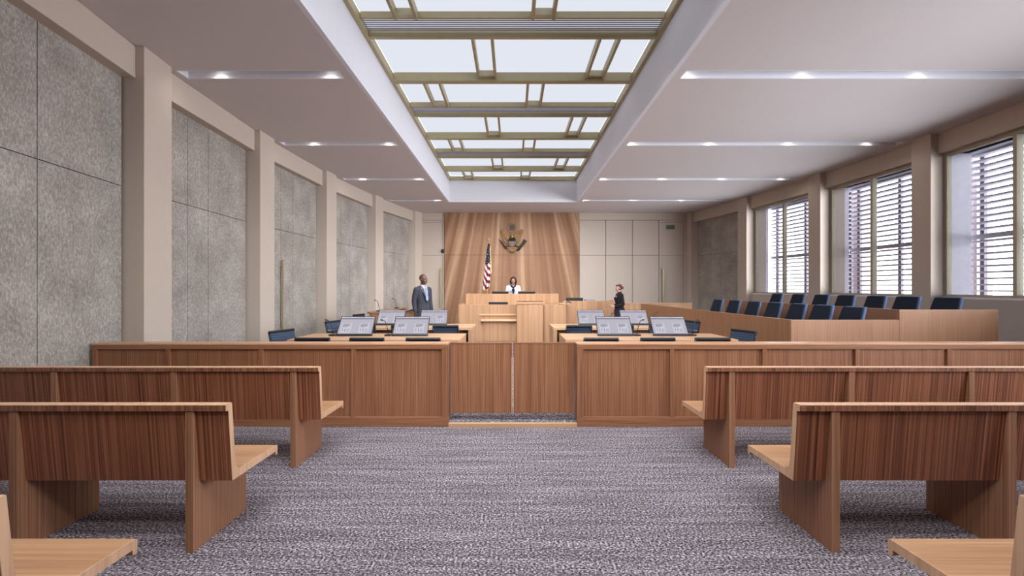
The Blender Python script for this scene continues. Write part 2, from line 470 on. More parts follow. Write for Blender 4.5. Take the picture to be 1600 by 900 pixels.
def panelled_bay(root, off, a, b, sgn, door=False, label=None):
    g = 0.009
    p, q = seg_pts(a, b, off(0.102)); slab(root, 'wall_backing', p, q, sgn * .12, 0, ZC, M['backing'])
    p, q = seg_pts(a, b, off(0.036)); slab(root, 'header_beam', p, q, sgn * .24, HEAD, ZC - .004, M['plaster'], 0.005)
    cuts = [0.012, 0.30, 0.51, 0.988]
    if sgn > 0: cuts = [0.012, 0.49, 0.70, 0.988]
    L = math.hypot(b[0] - a[0], b[1] - a[1]); e = g / L
    for j in range(3):
        p, q = seg_pts(a, b, off(0.088), cuts[j] + (e / 2 if j else 0), cuts[j + 1] - (e / 2 if j < 2 else 0))
        if door and j == 0:
            continue
        slab(root, 'wall_panel', p, q, sgn * .04, 0.0, JOINT - g / 2, M['panel'])
        slab(root, 'wall_panel', p, q, sgn * .04, JOINT + g / 2, HEAD + .1, M['panel'])
    if door:
        p, q = seg_pts(a, b, off(0.088), cuts[0], cuts[1] - e / 2)
        slab(root, 'wall_panel', p, q, sgn * .04, JOINT + g / 2, HEAD + .1, M['panel'])
        dr = struct_empty('door_1', (p[0], p[1], 0))
        mb = MB(); mb.prism_z([(0, 0), (q[0] - p[0], q[1] - p[1]), (q[0] - p[0] - .04, q[1] - p[1]), (-.04, 0)], 0.045, JOINT - g / 2)
        obj('door_leaf', mb, M['panel'], dr)
        h = Vector((q[0] - p[0], q[1] - p[1], 0)) * 0.965
        mb = MB(); mb.box(h.x + .045, h.x + .075, h.y - .02, h.y + .015, 0.55, 2.09)
        mb.box(h.x, h.x + .05, h.y - .012, h.y + .008, .70, .73); mb.box(h.x, h.x + .05, h.y - .012, h.y + .008, 1.92, 1.95)
        hd = obj('door_handle', mb, M['brass'], dr, bevel=0.004); hd['label'] = 'long bronze pull handle'

for i in range(len(LN) - 1):
    a = (XL(LN[i] + .162), (LN[i] + .162) * K); b = (XL(LN[i + 1]), LN[i + 1] * K)
    panelled_bay(WL, offL, a, b, -1, door=(i == 4))

def cut_rect(x0, x1, y0, y1, holes):
    """cells of a rectangle that lie in none of the holes"""
    xs = sorted({x0, x1} | {v for h in holes for v in h[:2] if x0 < v < x1})
    ys = sorted({y0, y1} | {v for h in holes for v in h[2:] if y0 < v < y1})
    for ya, yb in zip(ys, ys[1:]):
        for xa, xb in zip(xs, xs[1:]):
            cx, cy = (xa + xb) / 2, (ya + yb) / 2
            if not any(h[0] < cx < h[1] and h[2] < cy < h[3] for h in holes):
                yield xa, xb, ya, yb

SILL = 1.335
wn = 1
for i in range(len(RN) - 1):
    d0, d1 = RN[i] + .130, RN[i + 1]
    a = (XR(d0), d0 * K); b = (XR(d1), d1 * K)
    if i in (0, 6):
        panelled_bay(WR, offR, a, b, 1)
        continue
    p, q = seg_pts(a, b, offR(0.048)); slab(WR, 'header_beam', p, q, .55, HEAD, ZC - .004, M['plaster'], 0.005)
    p, q = seg_pts(a, b, offR(0.060)); slab(WR, 'sill_wall', p, q, .40, 0, SILL - .03, M['plaster'])
    # window
    p, q = seg_pts(a, b, offR(0.096))
    ang = math.atan2(q[1] - p[1], q[0] - p[0]); L = math.hypot(q[0] - p[0], q[1] - p[1])
    win = struct_empty(f'window_{wn}', (p[0], p[1], 0)); win.rotation_euler[2] = ang - PI / 2   # local y along the wall, local -x outdoors... kept simple
    wn += 1
    # local frame: y 0..L along the wall, x>0 outdoors
    fr = MB()
    for (y0, y1, z0, z1) in ((0, .045, SILL, HEAD), (L - .045, L, SILL, HEAD), (.045, L - .045, SILL, SILL + .045), (.045, L - .045, HEAD - .06, HEAD)):
        fr.box(-.02, .07, y0, y1, z0, z1)
    obj('window_frame', fr, M['win_frame'], win, bevel=0.004)
    mu = MB(); mu.box(-.03, .08, L / 2 - .028, L / 2 + .028, SILL + .045, HEAD - .06)
    obj('mullion', mu, M['win_frame'], win, bevel=0.004)
    for (y0, y1) in ((.045, L / 2 - .028), (L / 2 + .028, L - .045)):
        gp = MB(); gp.box(.02, .026, y0, y1, SILL + .045, HEAD - .06); obj('pane', gp, M['glass'], win)
    si = MB(); si.box(-.10, .45, 0, L, SILL - .03, SILL)
    obj('window_sill', si, M['ext_white'], win)
    # white outer reveal: jambs and soffit that carry on outdoors
    rv = MB(); rv.box(.10, .46, -.20, .0, 0.2, HEAD + .3); rv.box(.10, .46, L, L + .2, 0.2, HEAD + .3); rv.box(.09, .80, -.2, L + .2, HEAD, HEAD + .3)
    obj('outer_reveal', rv, M['ext_white'], win)
    # louvre screen outdoors
    far = ['the window nearest the camera', 'the window nearest the camera']
    nm = {1: 'window behind the pews, just out of view', 2: 'window beside the camera', 3: 'big window beside the front of the jury box',
          4: 'middle one of the three big windows', 5: 'far window next to the grey wall panels'}[i]
    ls = thing('louvre_screen', 'grey louvres outside the ' + nm, 'louvre', (p[0] + .58, p[1], 0), ang - PI / 2, 'louvre screens outside the windows')
    sl = MB()
    z = 1.20
    while z < HEAD - .03:
        sl.box(0, .17, -.13, L + .13, z, z + .030); z += 0.1157
    obj('slats', sl, M['louvre'], ls)
    md = MB(); md.box(.0, .12, -.13, L + .13, 2.42, 2.475); obj('transom', md, M['louvre'], ls)
    for yy in (-.12, L * .22, L * .55, L + .04):
        po = MB(); po.box(.18, .24, yy, yy + .075, 0, HEAD - .005); obj('post', po, M['charcoal_ext'], ls)
    for yy in (L * .30, L * .78):
        pi = MB(); pi.box(1.3, 1.65, yy, yy + .28, -3.9, HEAD + .8); obj('outer_pier', pi, M['ext_pink'], ls)['label'] = 'pale pink outer pier'

# back wall
wb = MB(); wb.box(-5.2, 8.2, YB + .03, YB + .3, 0, ZC + .2)
wall_back = struct('wall_back', wb, M['backing'])
zh = 4.115
def bslab(x0, x1, z0, z1, name='wall_panel', mat=None, y0=YB - .02, y1=YB + .03):
    mb = MB(); mb.box(x0, x1, y0, y1, z0, z1); return obj(name, mb, mat or M['plaster'], wall_back, bevel=0.003)
bslab(2.57, 6.9, zh + .008, ZC, 'header_beam')
bslab(-3.9, -2.62, zh + .008, ZC, 'header_beam')
xs = [2.575, 3.596, 4.625, 5.650]
for xa, xb in zip(xs, xs[1:]):
    bslab(xa + .009, xb - .009, 0, 2.752); bslab(xa + .009, xb - .009, 2.766, zh - .006)
bslab(6.66, 6.9, 0, zh - .004, 'wall_panel')
bslab(-3.9, -3.60, 0, zh - .004, 'wall_panel')

def back_door(idx, x0, x1, hx0, hx1, z0h):
    d = struct_empty(f'door_{idx}', ((x0 + x1) / 2, YB, 0)); c = (x0 + x1) / 2
    f = MB(); f.box(x0 - c, x0 - c + .06, -.03, .03, 0, zh - .004); f.box(x1 - c - .06, x1 - c, -.03, .03, 0, zh - .004); f.box(x0 - c + .06, x1 - c - .06, -.03, .03, zh - .075, zh - .004)
    obj('door_frame', f, M['plaster'], d, bevel=0.004)
    for za, zb in ((.05, 2.752), (2.762, zh - .082)):
        l = MB(); l.box(x0 - c + .068, x1 - c - .068, -.012, .03, za, zb); obj('door_leaf', l, M['plaster'], d)
    h = MB(); h.box(hx0 - c, hx1 - c, -.10, -.065, z0h, 2.24)
    h.box((hx0 + hx1) / 2 - c - .015, (hx0 + hx1) / 2 - c + .015, -.07, 0, z0h + .15, z0h + .18); h.box((hx0 + hx1) / 2 - c - .015, (hx0 + hx1) / 2 - c + .015, -.07, 0, 2.08, 2.11)
    obj('door_handle', h, M['brass'], d, bevel=0.004)['label'] = 'long bronze pull handle'
back_door(2, -3.60, -2.64, -2.80, -2.72, 0.75)
back_door(3, 5.658, 6.655, 5.76, 5.84, 0.85)
# wood feature wall behind the bench
tr = struct_empty('trim_1', (0, YB, 0))
xs = [-2.62, -1.585, -.62, .62, 1.538, 2.57]
for xa, xb in zip(xs, xs[1:]):
    for za, zb in ((0.0, 2.765), (2.779, ZC)):
        mb = MB(); mb.box(xa + .002, xb - .002, -.085, .02, za, zb); obj('veneer_panel', mb, M['fan'], tr)
mb = MB(); mb.box(-2.60, 2.55, -.075, -.01, 0, ZC - .01); obj('joint_backing', mb, M['backing'], tr)
# wall behind the camera
wr = MB(); wr.box(-5.5, 9.0, YR - .2, YR, 0, ZC + .2); struct('wall_rear', wr, M['plaster'])
# baseboard on the far-left wall is hidden behind the furniture; none is seen

# ------------------------------------------------------------------ ceiling, skylight, light slots
SX = 0.739 * K                 # half width of the skylight
SY0, SY1 = -0.30 * K, 4.765 * K  # near end carried back over the camera, unseen, for light on the pews
SZ = EYE + 1.2574 * K          # glazing level
slots = []
SLOT_D = [0.07, 0.99, 1.888, 2.807, 3.728, 4.64]  # first slot lies out of view, added to light the pew backs
for d in SLOT_D:
    y0, y1 = d * K, d * K + .19
    xl = XL(d + .03) + .01
    slots.append((xl, -.806 * K, y0, y1, -1)); 
    slots.append((.802 * K, XR(d + .03) - .06, y0, y1, 1))
holes = [(-SX - .06, SX + .06, SY0 - .06, SY1 + .06)] + [(q[0] - .02, q[1] + .02, q[2] - .02, q[3] + .02) for q in slots] 
cm = MB()
for xa, xb, ya, yb in cut_rect(-5.3, 9.0, YR - .1, YB + .1, holes):
    cm.box(xa, xb, ya, yb, ZC, ZC + .10)
ceil = struct('ceiling', cm, M['ceiling'])
we = MB()
we.box(-SX - .06, -SX, SY0 - .06, SY1 + .06, ZC + .0, SZ + .35); we.box(SX, SX + .06, SY0 - .06, SY1 + .06, ZC, SZ + .35)
we.box(-SX, SX, SY1, SY1 + .06, ZC, SZ + .35); we.box(-SX, SX, SY0 - .06, SY0, ZC, SZ + .35)
obj('skylight_well', we, M['well'], ceil)

sky = thing('skylight', 'long brass-framed skylight with a grid of white glass above the central aisle', 'skylight', (0, 0, SZ))
ef = MB(); ef.box(-SX, -SX + .06, SY0, SY1, -.02, .12); ef.box(SX - .06, SX, SY0, SY1, -.02, .12)
ef.box(-SX + .06, SX - .06, SY1 - .05, SY1, -.02, .12); ef.box(-SX + .06, SX - .06, SY0, SY0 + .05, -.02, .12)
obj('edge_frame', ef, M['brass'], sky, bevel=0.006)
BEAMS = [(.17, 1), (.64, 0), (1.11, 1), (1.58, 0), (2.063, 1), (2.507, 0), (3.003, 1), (3.454, 0), (3.954, 1), (4.397, 0)]
edges = [SY0 + .05]
for d, dbl in BEAMS:
    y = d * K
    if dbl:
        ya = y - .40
        b = MB(); b.box(-SX + .06, SX - .06, y - .07, y, -.02, .14); obj('cross_beam', b, M['brass'], sky, bevel=0.006)
        b = MB(); b.box(-SX + .06, SX - .06, ya, ya + .03, .03, .14); obj('cross_beam', b, M['brass'], sky, bevel=0.006)
        g = MB()
        for j in range(6):
            yy = ya + .075 + j * .042; g.box(-SX + .06, SX - .06, yy, yy + .010, .045, .057)
        obj('slot_grille', g, M['slat_grey'], sky)
        edges += [ya, y]
        gp = MB(); gp.box(-SX + .06, SX - .06, ya + .03, y - .07, .10, .11); obj('glass_pane', gp, M['sky_pane'], sky)
    else:
        b = MB(); b.box(-SX + .06, SX - .06, y - .11, y, -.03, .14); obj('cross_beam', b, M['brass'], sky, bevel=0.006)
        edges += [y - .11, y]
edges.append(SY1 - .05)
PAT = [(-.548, -.452, .095, .192), (-.204, -.1045, .444, .543)]
for m_i in range(len(edges) // 2):
    y0, y1 = edges[2 * m_i], edges[2 * m_i + 1]
    # module after a double beam (A) uses pattern 1, after a single beam pattern 0
    which = 1 if (m_i > 0 and BEAMS[m_i - 1][1]) else 0
    pt = PAT[which]
    for xa, xb in ((pt[0], pt[1]), (pt[2], pt[3])):
        for x in (xa, xb):
            bar = MB(); bar.box(x * K - .022, x * K + .022, y0, y1, .0, .13); obj('glazing_bar', bar, M['brass'], sky, bevel=0.004)
        for ya_, yb_ in ((y1 - .07, y1), (y0, y0 + .05)):
            lip = MB(); lip.box(xa * K + .022, xb * K - .022, ya_, yb_, .03, .14); obj('bar_spacer', lip, M['brass_pale'], sky)
    gp = MB(); gp.box(-SX + .06, SX - .06, y0, y1, .125, .135); obj('glass_pane', gp, M['sky_pane'], sky)

rows_txt = ['added out of view over the camera', 'over the rear pews', 'over the front pews', 'over the counsel tables', 'in front of the judge\'s bench', 'nearest the wood feature wall']
LAMP_X = {-1: [-.866, -1.39], 1: [.83, 1.38, 1.93, 2.48]}
lamp_pts = []
for i, (x0, x1, y0, y1, sg) in enumerate(slots):
    side = 'grey-panel side' if sg < 0 else 'window side'
    t = thing('ceiling_light', f'white slot light {rows_txt[i // 2]}, {side}', 'ceiling light', ((x0 + x1) / 2, (y0 + y1) / 2, ZC), 0, 'slot lights in the ceiling')
    cx, cy = (x0 + x1) / 2, (y0 + y1) / 2
    h = MB(); w, l = (x1 - x0) / 2, (y1 - y0) / 2
    h.box(-w - .02, w + .02, -l - .02, -l, .0, .16); h.box(-w - .02, w + .02, l, l + .02, .0, .16)
    h.box(-w - .02, -w, -l, l, .0, .16); h.box(w, w + .02, -l, l, .0, .16); h.box(-w - .02, w + .02, -l - .02, l + .02, .16, .18)
    obj('housing', h, M['well'], t)
    for xk in LAMP_X[sg]:
        xx = xk * K - cx
        if abs(xx) > w - .06: continue
        d = MB(); d.lathe([(.058, .115), (.064, .105), (.064, .16)], 20, (xx, 0.0, 0)); obj('lamp_ring', d, M['chrome'], t, smooth=False)
        d = MB(); d.lathe([(.050, .098), (.056, .102), (.056, .115)], 20, (xx, 0.0, 0)); obj('lamp', d, M['lamp'], t)
        lamp_pts.append((xk * K, cy, ZC + .07))

# ------------------------------------------------------------------ bar rail, gate
def bar_rail(x_in, x_out, label):
    """panelled rail from the gate post at x_in out to the wall"""
    s = 1 if x_out > x_in else -1
    t = thing('bar_rail', label, 'railing', (x_in, D_RAIL, 0), 0, 'panelled rails between the pews and the well')
    L = abs(x_out - x_in)
    def bx(mb, u0, u1, y0, y1, z0, z1):
        a, b = sorted((s * u0, s * u1)); mb.box(a, b, y0, y1, z0, z1); return mb
    obj('top_cap', bx(MB(), 0, L, -.004, .16, .884, .902), M['rail_cap_lit'], t, bevel=0.004)
    stiles = [0.0] + [u for u in (1.03, 2.03, 3.035, 4.03, 5.03, 6.03) if u < L - .3] + [L - .055]
    obj('base_rail', bx(MB(), .0, L, 0.0, .14, 0.0, .105), M['rail_x'], t, bevel=0.003)
    obj('top_rail', bx(MB(), .0, L, -.002, .14, .84, .884), M['rail_x'], t)
    for i, u in enumerate(stiles):
        w = .072 if i == 0 else (.055 if i == len(stiles) - 1 else .048)
        a = u if i in (0, len(stiles) - 1) else u - w / 2
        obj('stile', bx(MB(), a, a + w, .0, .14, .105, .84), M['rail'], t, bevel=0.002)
    for i in range(len(stiles) - 1):
        a = stiles[i] + (.072 if i == 0 else .024); b = stiles[i + 1] - (.024 if i < len(stiles) - 2 else 0)
        obj('rail_panel', bx(MB(), a, b, .022, .10, .105, .84), M['rail'], t)
    return t
bar_rail(-.692, -4.545, 'panelled oak rail meeting the grey textured wall panels, behind the pews')
bar_rail(.694, 7.2, 'panelled oak rail running towards the windows, in front of the jury box')
for s, lb in ((-1, 'oak swing gate leaf hinged on the rail of the grey-panelled side'), (1, 'oak swing gate leaf hinged on the rail of the window side')):
    g = thing('swing_gate', lb, 'gate', (s * .685, D_RAIL + .075, 0.043), 0, 'pair of gate leaves across the aisle')
    mb = MB(); a, b = sorted((-s * .006, -s * .679)); mb.box(a, b, -.02, .02, .090, .848)
    obj('gate_leaf', mb, M['rail'], g, bevel=0.003)
    mb = MB(); mb.box(a, b, -.023, .023, .848, .860); obj('top_edge', mb, M['rail_x'], g)
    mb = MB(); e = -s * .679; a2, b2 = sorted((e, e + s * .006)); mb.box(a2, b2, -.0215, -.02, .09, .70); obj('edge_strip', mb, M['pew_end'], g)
    for z in (.2, .7):
        mb = MB(); mb.tube([(-s * .012, .024, z), (-s * .012, .024, z + .08)], .008); obj('hinge', mb, M['chrome'], g)

# ------------------------------------------------------------------ pews
PROF = [(-.006, .842), (.043, .838), (.0465, .80), (.072, .493), (.080, .462), (.092, .444), (.107, .434), (.13, .431), (.30, .429), (.494, .423), (.501, .417),
        (.498, .359), (.480, .359), (.478, .383), (.30, .386), (.048, .388), (.015, .801), (-.006, .804)]
def pew(s, length, d_leg, legs, label):
    """s = side of the aisle; the pew runs from x = s*1.618 outwards"""
    t = thing('pew', label, 'pew', (s * 1.618, d_leg, 0), 0, 'wooden pews')
    x1 = s * length
    mb = MB(); a, b = sorted((s * .004, x1))
    mb.prism_x([(.13, .431), (.30, .429), (.494, .423), (.501, .417), (.498, .359), (.480, .359), (.478, .383), (.30, .386), (.13, .3875)], a, b)
    obj('seat', mb, M['pew_seat'], t, bevel=0.002)
    mb = MB(); mb.prism_x([(.043, .80), (.0465, .80), (.072, .493), (.080, .462), (.092, .444), (.107, .434), (.13, .431), (.13, .3875), (.048, .388), (.0145, .801)], a, b)
    obj('backrest', mb, M['pew'], t)
    mb = MB(); mb.prism_x([(-.006, .836), (.0437, .836), (.0465, .801), (.015, .801), (-.006, .804)], a, b)
    obj('top_rail', mb, M['pew_cap'], t)
    mb = MB(); mb.prism_x([(-.006, .8362), (-.0055, .839), (-.002, .842), (.039, .842), (.043, .839), (.0437, .8362)], a, b); obj('top_edge', mb, M['pew_end'], t)  # edge oak's pale colour also carries the light along the pew's top
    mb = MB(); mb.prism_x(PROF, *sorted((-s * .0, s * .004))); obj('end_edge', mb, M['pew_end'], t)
    for lx in legs:
        mb = MB(); u0, u1 = sorted((s * lx, s * (lx + .047)))
        mb.prism_x([(0, 0), (.464, 0), (.464, .3845), (.30, .3858), (.0475, .3875), (.0125, .8035), (0, .8035)], u0, u1)
        obj('leg', mb, M['pew_leg'], t, bevel=0.002)
    return t
for s, lens, sd in ((-1, (1.5, 2.05, 2.72), 'beside the grey-panelled wall'), (1, (2.2, 4.4, 5.0), 'on the window side of the aisle')):
    lg = [[.19, 1.19], [.19, 1.19, 1.86], [.19, 1.19, 2.19]] if s < 0 else [[.19, 1.19], [.19, 1.19, 2.19, 3.19, 4.19], [.19, 1.19, 2.19, 3.19, 4.19, 4.80]]
    for i, (d, nm) in enumerate(((1.266, 'rearmost'), (2.319, 'middle'), (3.416, 'front'))):
        what = {'rearmost': 'only its end showing', 'middle': 'between two other pews', 'front': 'next to the rail'}[nm]
        pew(s, lens[i], d, lg[i], f'{nm} oak pew {sd}, {what}')

# ------------------------------------------------------------------ counsel tables
ZF = 0.043
def table(x_in, x_out, y0, y1, label):
    s = 1 if x_out > x_in else -1
    t = thing('counsel_table', label, 'table', (x_in, y0, ZF), 0, 'counsel tables')
    L = abs(x_out - x_in); W = y1 - y0
    def bx(u0, u1, a, b, z0, z1):
        m = MB(); p, q = sorted((s * u0, s * u1)); m.box(p, q, a, b, z0, z1); return m
    obj('table_top', bx(0, L, 0, W, .695, .74), M['maple_x'], t, bevel=0.003)
    obj('end_panel', bx(0, .07, 0, W, 0, .695), M['maple'], t, bevel=0.003)
    obj('end_panel', bx(L - .40, L - .34, .07, W - .02, 0, .695), M['maple'], t, bevel=0.003)
    obj('modesty_panel', bx(.07, L - .40, W - .16, W - .12, .10, .695), M['modesty'], t)
    obj('apron', bx(.07, L - .40, .10, .125, .60, .695), M['modesty'], t)
    return t
T1, T2 = (5.68, 6.48), (7.42, 8.20)
sidew = {-1: 'toward the grey panels', 1: 'toward the jury'}
for s in (-1, 1):
    table(s * .735, s * 3.13, *T1, f'light maple counsel table just past the rail, {sidew[s]}')
    table(s * .735, s * 3.13, *T2, f'light maple counsel table in the row before the bench, {sidew[s]}')

# monitors ------------------------------------------------------------
def make_monitor():
    t = thing('monitor', 'x', 'monitor', (0, 0, 0), 0, 'tilted monitors on the counsel tables')
    W, H, th = .53, .335, R(36)
    rot = Matrix.Rotation(-th, 4, 'X')     # lean the top away (+y)
    up = lambda m: m
    b = MB(); b.box(-W / 2, W / 2, 0, .018, 0, H, rot @ Matrix.Translation((0, 0, .012)))
    obj('bezel', b, M['bezel'], t, bevel=0.003)
    b = MB()
    T = rot @ Matrix.Translation((0, 0, .012))
    def quad(x0, x1, z0, z1, mi, y):
        b.mi = mi; b.box(x0, x1, y, -.0002, z0, z1, T)
    quad(-W / 2 + .012, W / 2 - .012, .030, H - .012, 0, -.0010)
    quad(-W / 2 + .012, W / 2 - .012, H - .034, H - .012, 2, -.0014)
    quad(-W / 2 + .012, W / 2 - .012, H - .052, H - .034, 1, -.0014)
    quad(-.19, -.13, H - .030, H - .017, 0, -.0018); quad(.02, .10, H - .030, H - .017, 0, -.0018)
    for cx in (-.145, .125):
        quad(cx - .075, cx + .075, .045, .215, 2, -.0013)
        for j, wd in enumerate((.11, .12, .10, .11, .07)):
            quad(cx - .06, cx - .06 + wd, .196 - j * .013, .202 - j * .013, 3, -.0017)
        quad(cx - .05, cx - .042, .075, .120, 3, -.0017); quad(cx - .012, cx - .004, .065, .122, 3, -.0017)
        quad(cx + .018, cx + .06, .058, .115, 0, -.0016)
    b.mi = 0
    obj('display', b, [M['scr_bg'], M['scr_bar'], M['scr_light'], M['scr_ink']], t)
    b = MB(); b.box(-W / 2 + .0, W / 2 - .0, .0, .05, 0, .012); obj('chin_foot', b, M['black'], t)
    b = MB(); b.box(-.10, .10, .05, .26, 0, .012); b.prism_x([(.12, .012), (.24, .012), (.165, .20), (.145, .20)], -.05, .05); obj('stand', b, M['charcoal'], t)
    return t
mon = make_monitor(); first = True
def put_monitor(x, y, z, label, rz=0):
    global first
    if first:
        first = False; mon.location = (x, y, z); mon['label'] = label; mon.rotation_euler[2] = rz; return mon
    return dup(mon, (x, y, z), rz, label)
def make_mic():
    t = thing('gooseneck_microphone', 'x', 'microphone', (0, 0, 0), 0, 'gooseneck microphones')
    b = MB(); b.box(-.045, .045, -.06, .06, 0, .022); obj('base', b, M['black'], t, bevel=0.005)
    b = MB(); b.tube([(0, 0, .022), (-.012, .0, .09), (-.03, 0, .17), (-.05, 0, .215), (-.085, -.01, .235)], .0055, 8); obj('gooseneck', b, M['black'], t, smooth=True)
    b = MB(); b.tube([(-.082, -.01, .234), (-.115, -.015, .238)], [.009, .010], 10); obj('capsule', b, M['black'], t, smooth=True)
    return t
mic = make_mic(); mic_first = True
def put_mic(x, y, z, label, rz=0.0, sc=1.0):
    global mic_first
    if mic_first:
        mic_first = False; mic.location = (x, y, z); mic['label'] = label; mic.rotation_euler[2] = rz; return mic
    return dup(mic, (x, y, z), rz, label)
ZT = ZF + .741
for s in (-1, 1):
    for (yb, rowt) in ((6.14, 'rail-side table'), (7.92, 'bench-side table')):
        for j, xm in enumerate((1.533, 2.365)):
            where = 'aisle end' if j == 0 else 'outer end'
            put_monitor(s * xm, yb - .05, ZT, f'tilted monitor at the {where} of the {rowt} {sidew[s]}')
            put_mic(s * xm + s * (.335 if s > 0 else .335), yb + .02, ZT, f'gooseneck microphone at the {where} of the {rowt} {sidew[s]}', 0 if s < 0 else PI)

# ------------------------------------------------------------------ task chairs at the tables
def make_task_chair():
    t = thing('task_chair', 'x', 'chair', (0, 0, 0), 0, 'blue mesh chairs at the counsel tables')
    # faces +y
    b = MB(); prof = [(.24, .445), (.20, .452), (.0, .44), (-.16, .435), (-.16, .42), (.0, .424), (.20, .436), (.24, .43)]
    b.prism_x(prof, -.21, .21); obj('seat', b, M['chair_mesh'], t, bevel=0.004)
    b = MB(); b.prism_x([(-.17, .45), (-.20, .56), (-.235, .70), (-.265, .805), (-.277, .802), (-.248, .695), (-.213, .555), (-.183, .446)], -.205, .205)
    obj('backrest', b, M['chair_mesh'], t)
    b = MB(); b.tube([(-.215, -.275, .815), (.215, -.275, .815)], .021, 14); obj('head_roll', b, M['black'], t, smooth=False)
    for s in (-1, 1):
        b = MB(); b.tube([(s * .212, .25, .436), (s * .212, .0, .428), (s * .212, -.15, .425), (s * .212, -.19, .47), (s * .212, -.222, .58), (s * .212, -.256, .71), (s * .212, -.282, .81)], .013, 8)
        obj('side_rail', b, M['black'], t, smooth=True)
        b = MB(); b.tube([(s * .225, -.225, .63), (s * .245, -.12, .635), (s * .245, .10, .63), (s * .235, .17, .58), (s * .225, .16, .44)], .011, 8)
        obj('armrest', b, M['black'], t, smooth=True)
    b = MB(); b.tube([(-.21, -.232, .66), (.21, -.232, .66)], .008, 8); b.tube([(-.212, .0, .41), (.212, .0, .41)], .014, 8); obj('spreader', b, M['chrome'], t, smooth=True)
    b = MB(); b.lathe([(.03, .09), (.03, .28), (.018, .28), (.018, .41)], 14); obj('gas_column', b, M['chrome'], t)
    b = MB()
    for k in range(5):
        a = 2 * PI * k / 5 + .3; c, sn = math.cos(a), math.sin(a)
        b.tube([(0, 0, .10), (c * .15, sn * .15, .085), (c * .27, sn * .27, .065)], [.022, .018, .012], 8)
    obj('star_base', b, M['chrome'], t)
    for k in range(5):
        a = 2 * PI * k / 5 + .3; c, sn = math.cos(a) * .27, math.sin(a) * .27
        w = MB(); w.tube([(c - .02 * math.sin(a), sn + .02 * math.cos(a), .028), (c + .02 * math.sin(a), sn - .02 * math.cos(a), .028)], .028, 12)
        obj('caster', w, M['black'], t)
    return t
tc_ = make_task_chair(); tcf = True
def put_chair(x, y, rz, label):
    global tcf
    if tcf:
        tcf = False; tc_.location = (x, y, ZF); tc_.rotation_euler[2] = rz; tc_['label'] = label; return
    dup(tc_, (x, y, ZF), rz, label)
for s in (-1, 1):
    for (yb, rowt) in ((5.41, 'rail-side table'), (7.15, 'bench-side table')):
        for j, xm in enumerate((1.117, 1.82, 2.515)):
            where = ('aisle-end', 'middle', 'outer')[j]
            put_chair(s * xm, yb, R(random.uniform(-2, 2)), f'blue mesh chair, {where} of three at the {rowt} {sidew[s]}')
    e = -PI / 2 if s < 0 else PI / 2
    put_chair(s * 3.18, 6.02, e + s * R(18), f'sideways blue mesh chair at the end of the rail-side table {sidew[s]}')
    put_chair(s * 3.16, 7.75, e + s * R(18), f'sideways blue mesh chair at the end of the bench-side table {sidew[s]}')
put_chair(-3.42, 9.75, -PI / 2 - R(15), 'blue mesh chair behind the narrow side desk near the grey wall panels')

# side desk and lectern by the clerk's corner
t = thing('side_desk', 'narrow oak side desk standing along the grey-panelled wall behind the tables', 'desk', (-2.86, 8.5, ZF))
b = MB(); b.box(-.12, .14, 0, 1.95, 0, .93); obj('front_panel', b, M['jury'], t, bevel=0.003)
b = MB(); b.box(-.14, .16, -.02, 1.97, .93, .965); obj('desk_top', b, M['jury'], t, bevel=0.003)
put_mic(-2.80, 8.62, ZF + .966, 'gooseneck microphone on the near end of the narrow side desk', 0)
put_mic(-2.80, 9.9, ZF + .966, 'gooseneck microphone on the far end of the narrow side desk', 0)
t = thing('reading_stand', 'pale maple reading stand with dark sloped top next to the man in grey', 'lectern', (-2.46, 10.1, ZF))
b = MB(); b.box(-.20, .22, -.15, .2, 0, .86); obj('body', b, M['maple'], t, bevel=0.003)
b = MB(); b.prism_y([(-.20, .865), (.24, 1.02), (.24, .985), (-.20, .862)], -.18, .22); obj('sloped_top', b, M['charcoal'], t)
b = MB(); b.prism_y([(-.20, .86), (.22, .86), (.22, .98)], -.15, .2); obj('top_wedge', b, M['maple'], t)
put_mic(-2.44, 9.86, ZF + .0, 'x', 0) if False else None

# ------------------------------------------------------------------ judge's bench group
t = thing('judges_bench', 'maple judge\'s bench, the tall upper tier before the wood feature wall', 'bench', (0, 12.1, ZF))
b = MB(); b.box(-1.38, 1.36, 0, .05, 0, 1.287); obj('front_panel', b, M['maple'], t, bevel=0.003)
b = MB(); b.box(-1.38, -1.33, .05, .85, 0, 1.287); obj('side_panel', b, M['maple'], t, bevel=0.003)
b = MB(); b.box(1.31, 1.36, .05, .85, 0, 1.287); obj('side_panel', b, M['maple'], t, bevel=0.003)
b = MB(); b.box(-1.33, 1.31, .05, .66, 1.145, 1.175); obj('worktop', b, M['maple_x'], t, bevel=0.003)
b = MB(); b.box(-.774, -.771, -.001, 0, .95, 1.28) ; obj('panel_joint', b, M['modesty'], t)

t = thing('clerk_desk', 'maple clerk\'s desk, the wide lower tier with ledges in front of the judge\'s bench', 'desk', (0, 11.1, ZF))
b = MB(); b.prism_z([(-1.457, 0), (1.44, 0), (1.44, .05), (-1.457, .05)], 0, 1.007); obj('front_panel', b, M['maple'], t, bevel=0.003)
for x0, x1 in ((-1.457, -1.407), (1.39, 1.44)):
    b = MB(); b.box(x0, x1, .05, .98, 0, 1.007); obj('side_panel', b, M['maple'], t, bevel=0.003)
b = MB(); b.box(-1.407, 1.39, .05, .7, .70, .735); obj('worktop', b, M['maple_x'], t)
b = MB(); b.prism_x([(-.002, .752), (-.03, .742), (-.03, .708), (-.002, .70)], -.90, .105); obj('ledge', b, M['maple_x'], t, bevel=0.003)
b = MB(); b.prism_x([(-.002, .615), (-.09, .60), (-.10, .585), (-.10, .56), (-.002, .535)], -.855, .105); obj('ledge', b, M['maple_x'], t, bevel=0.004)
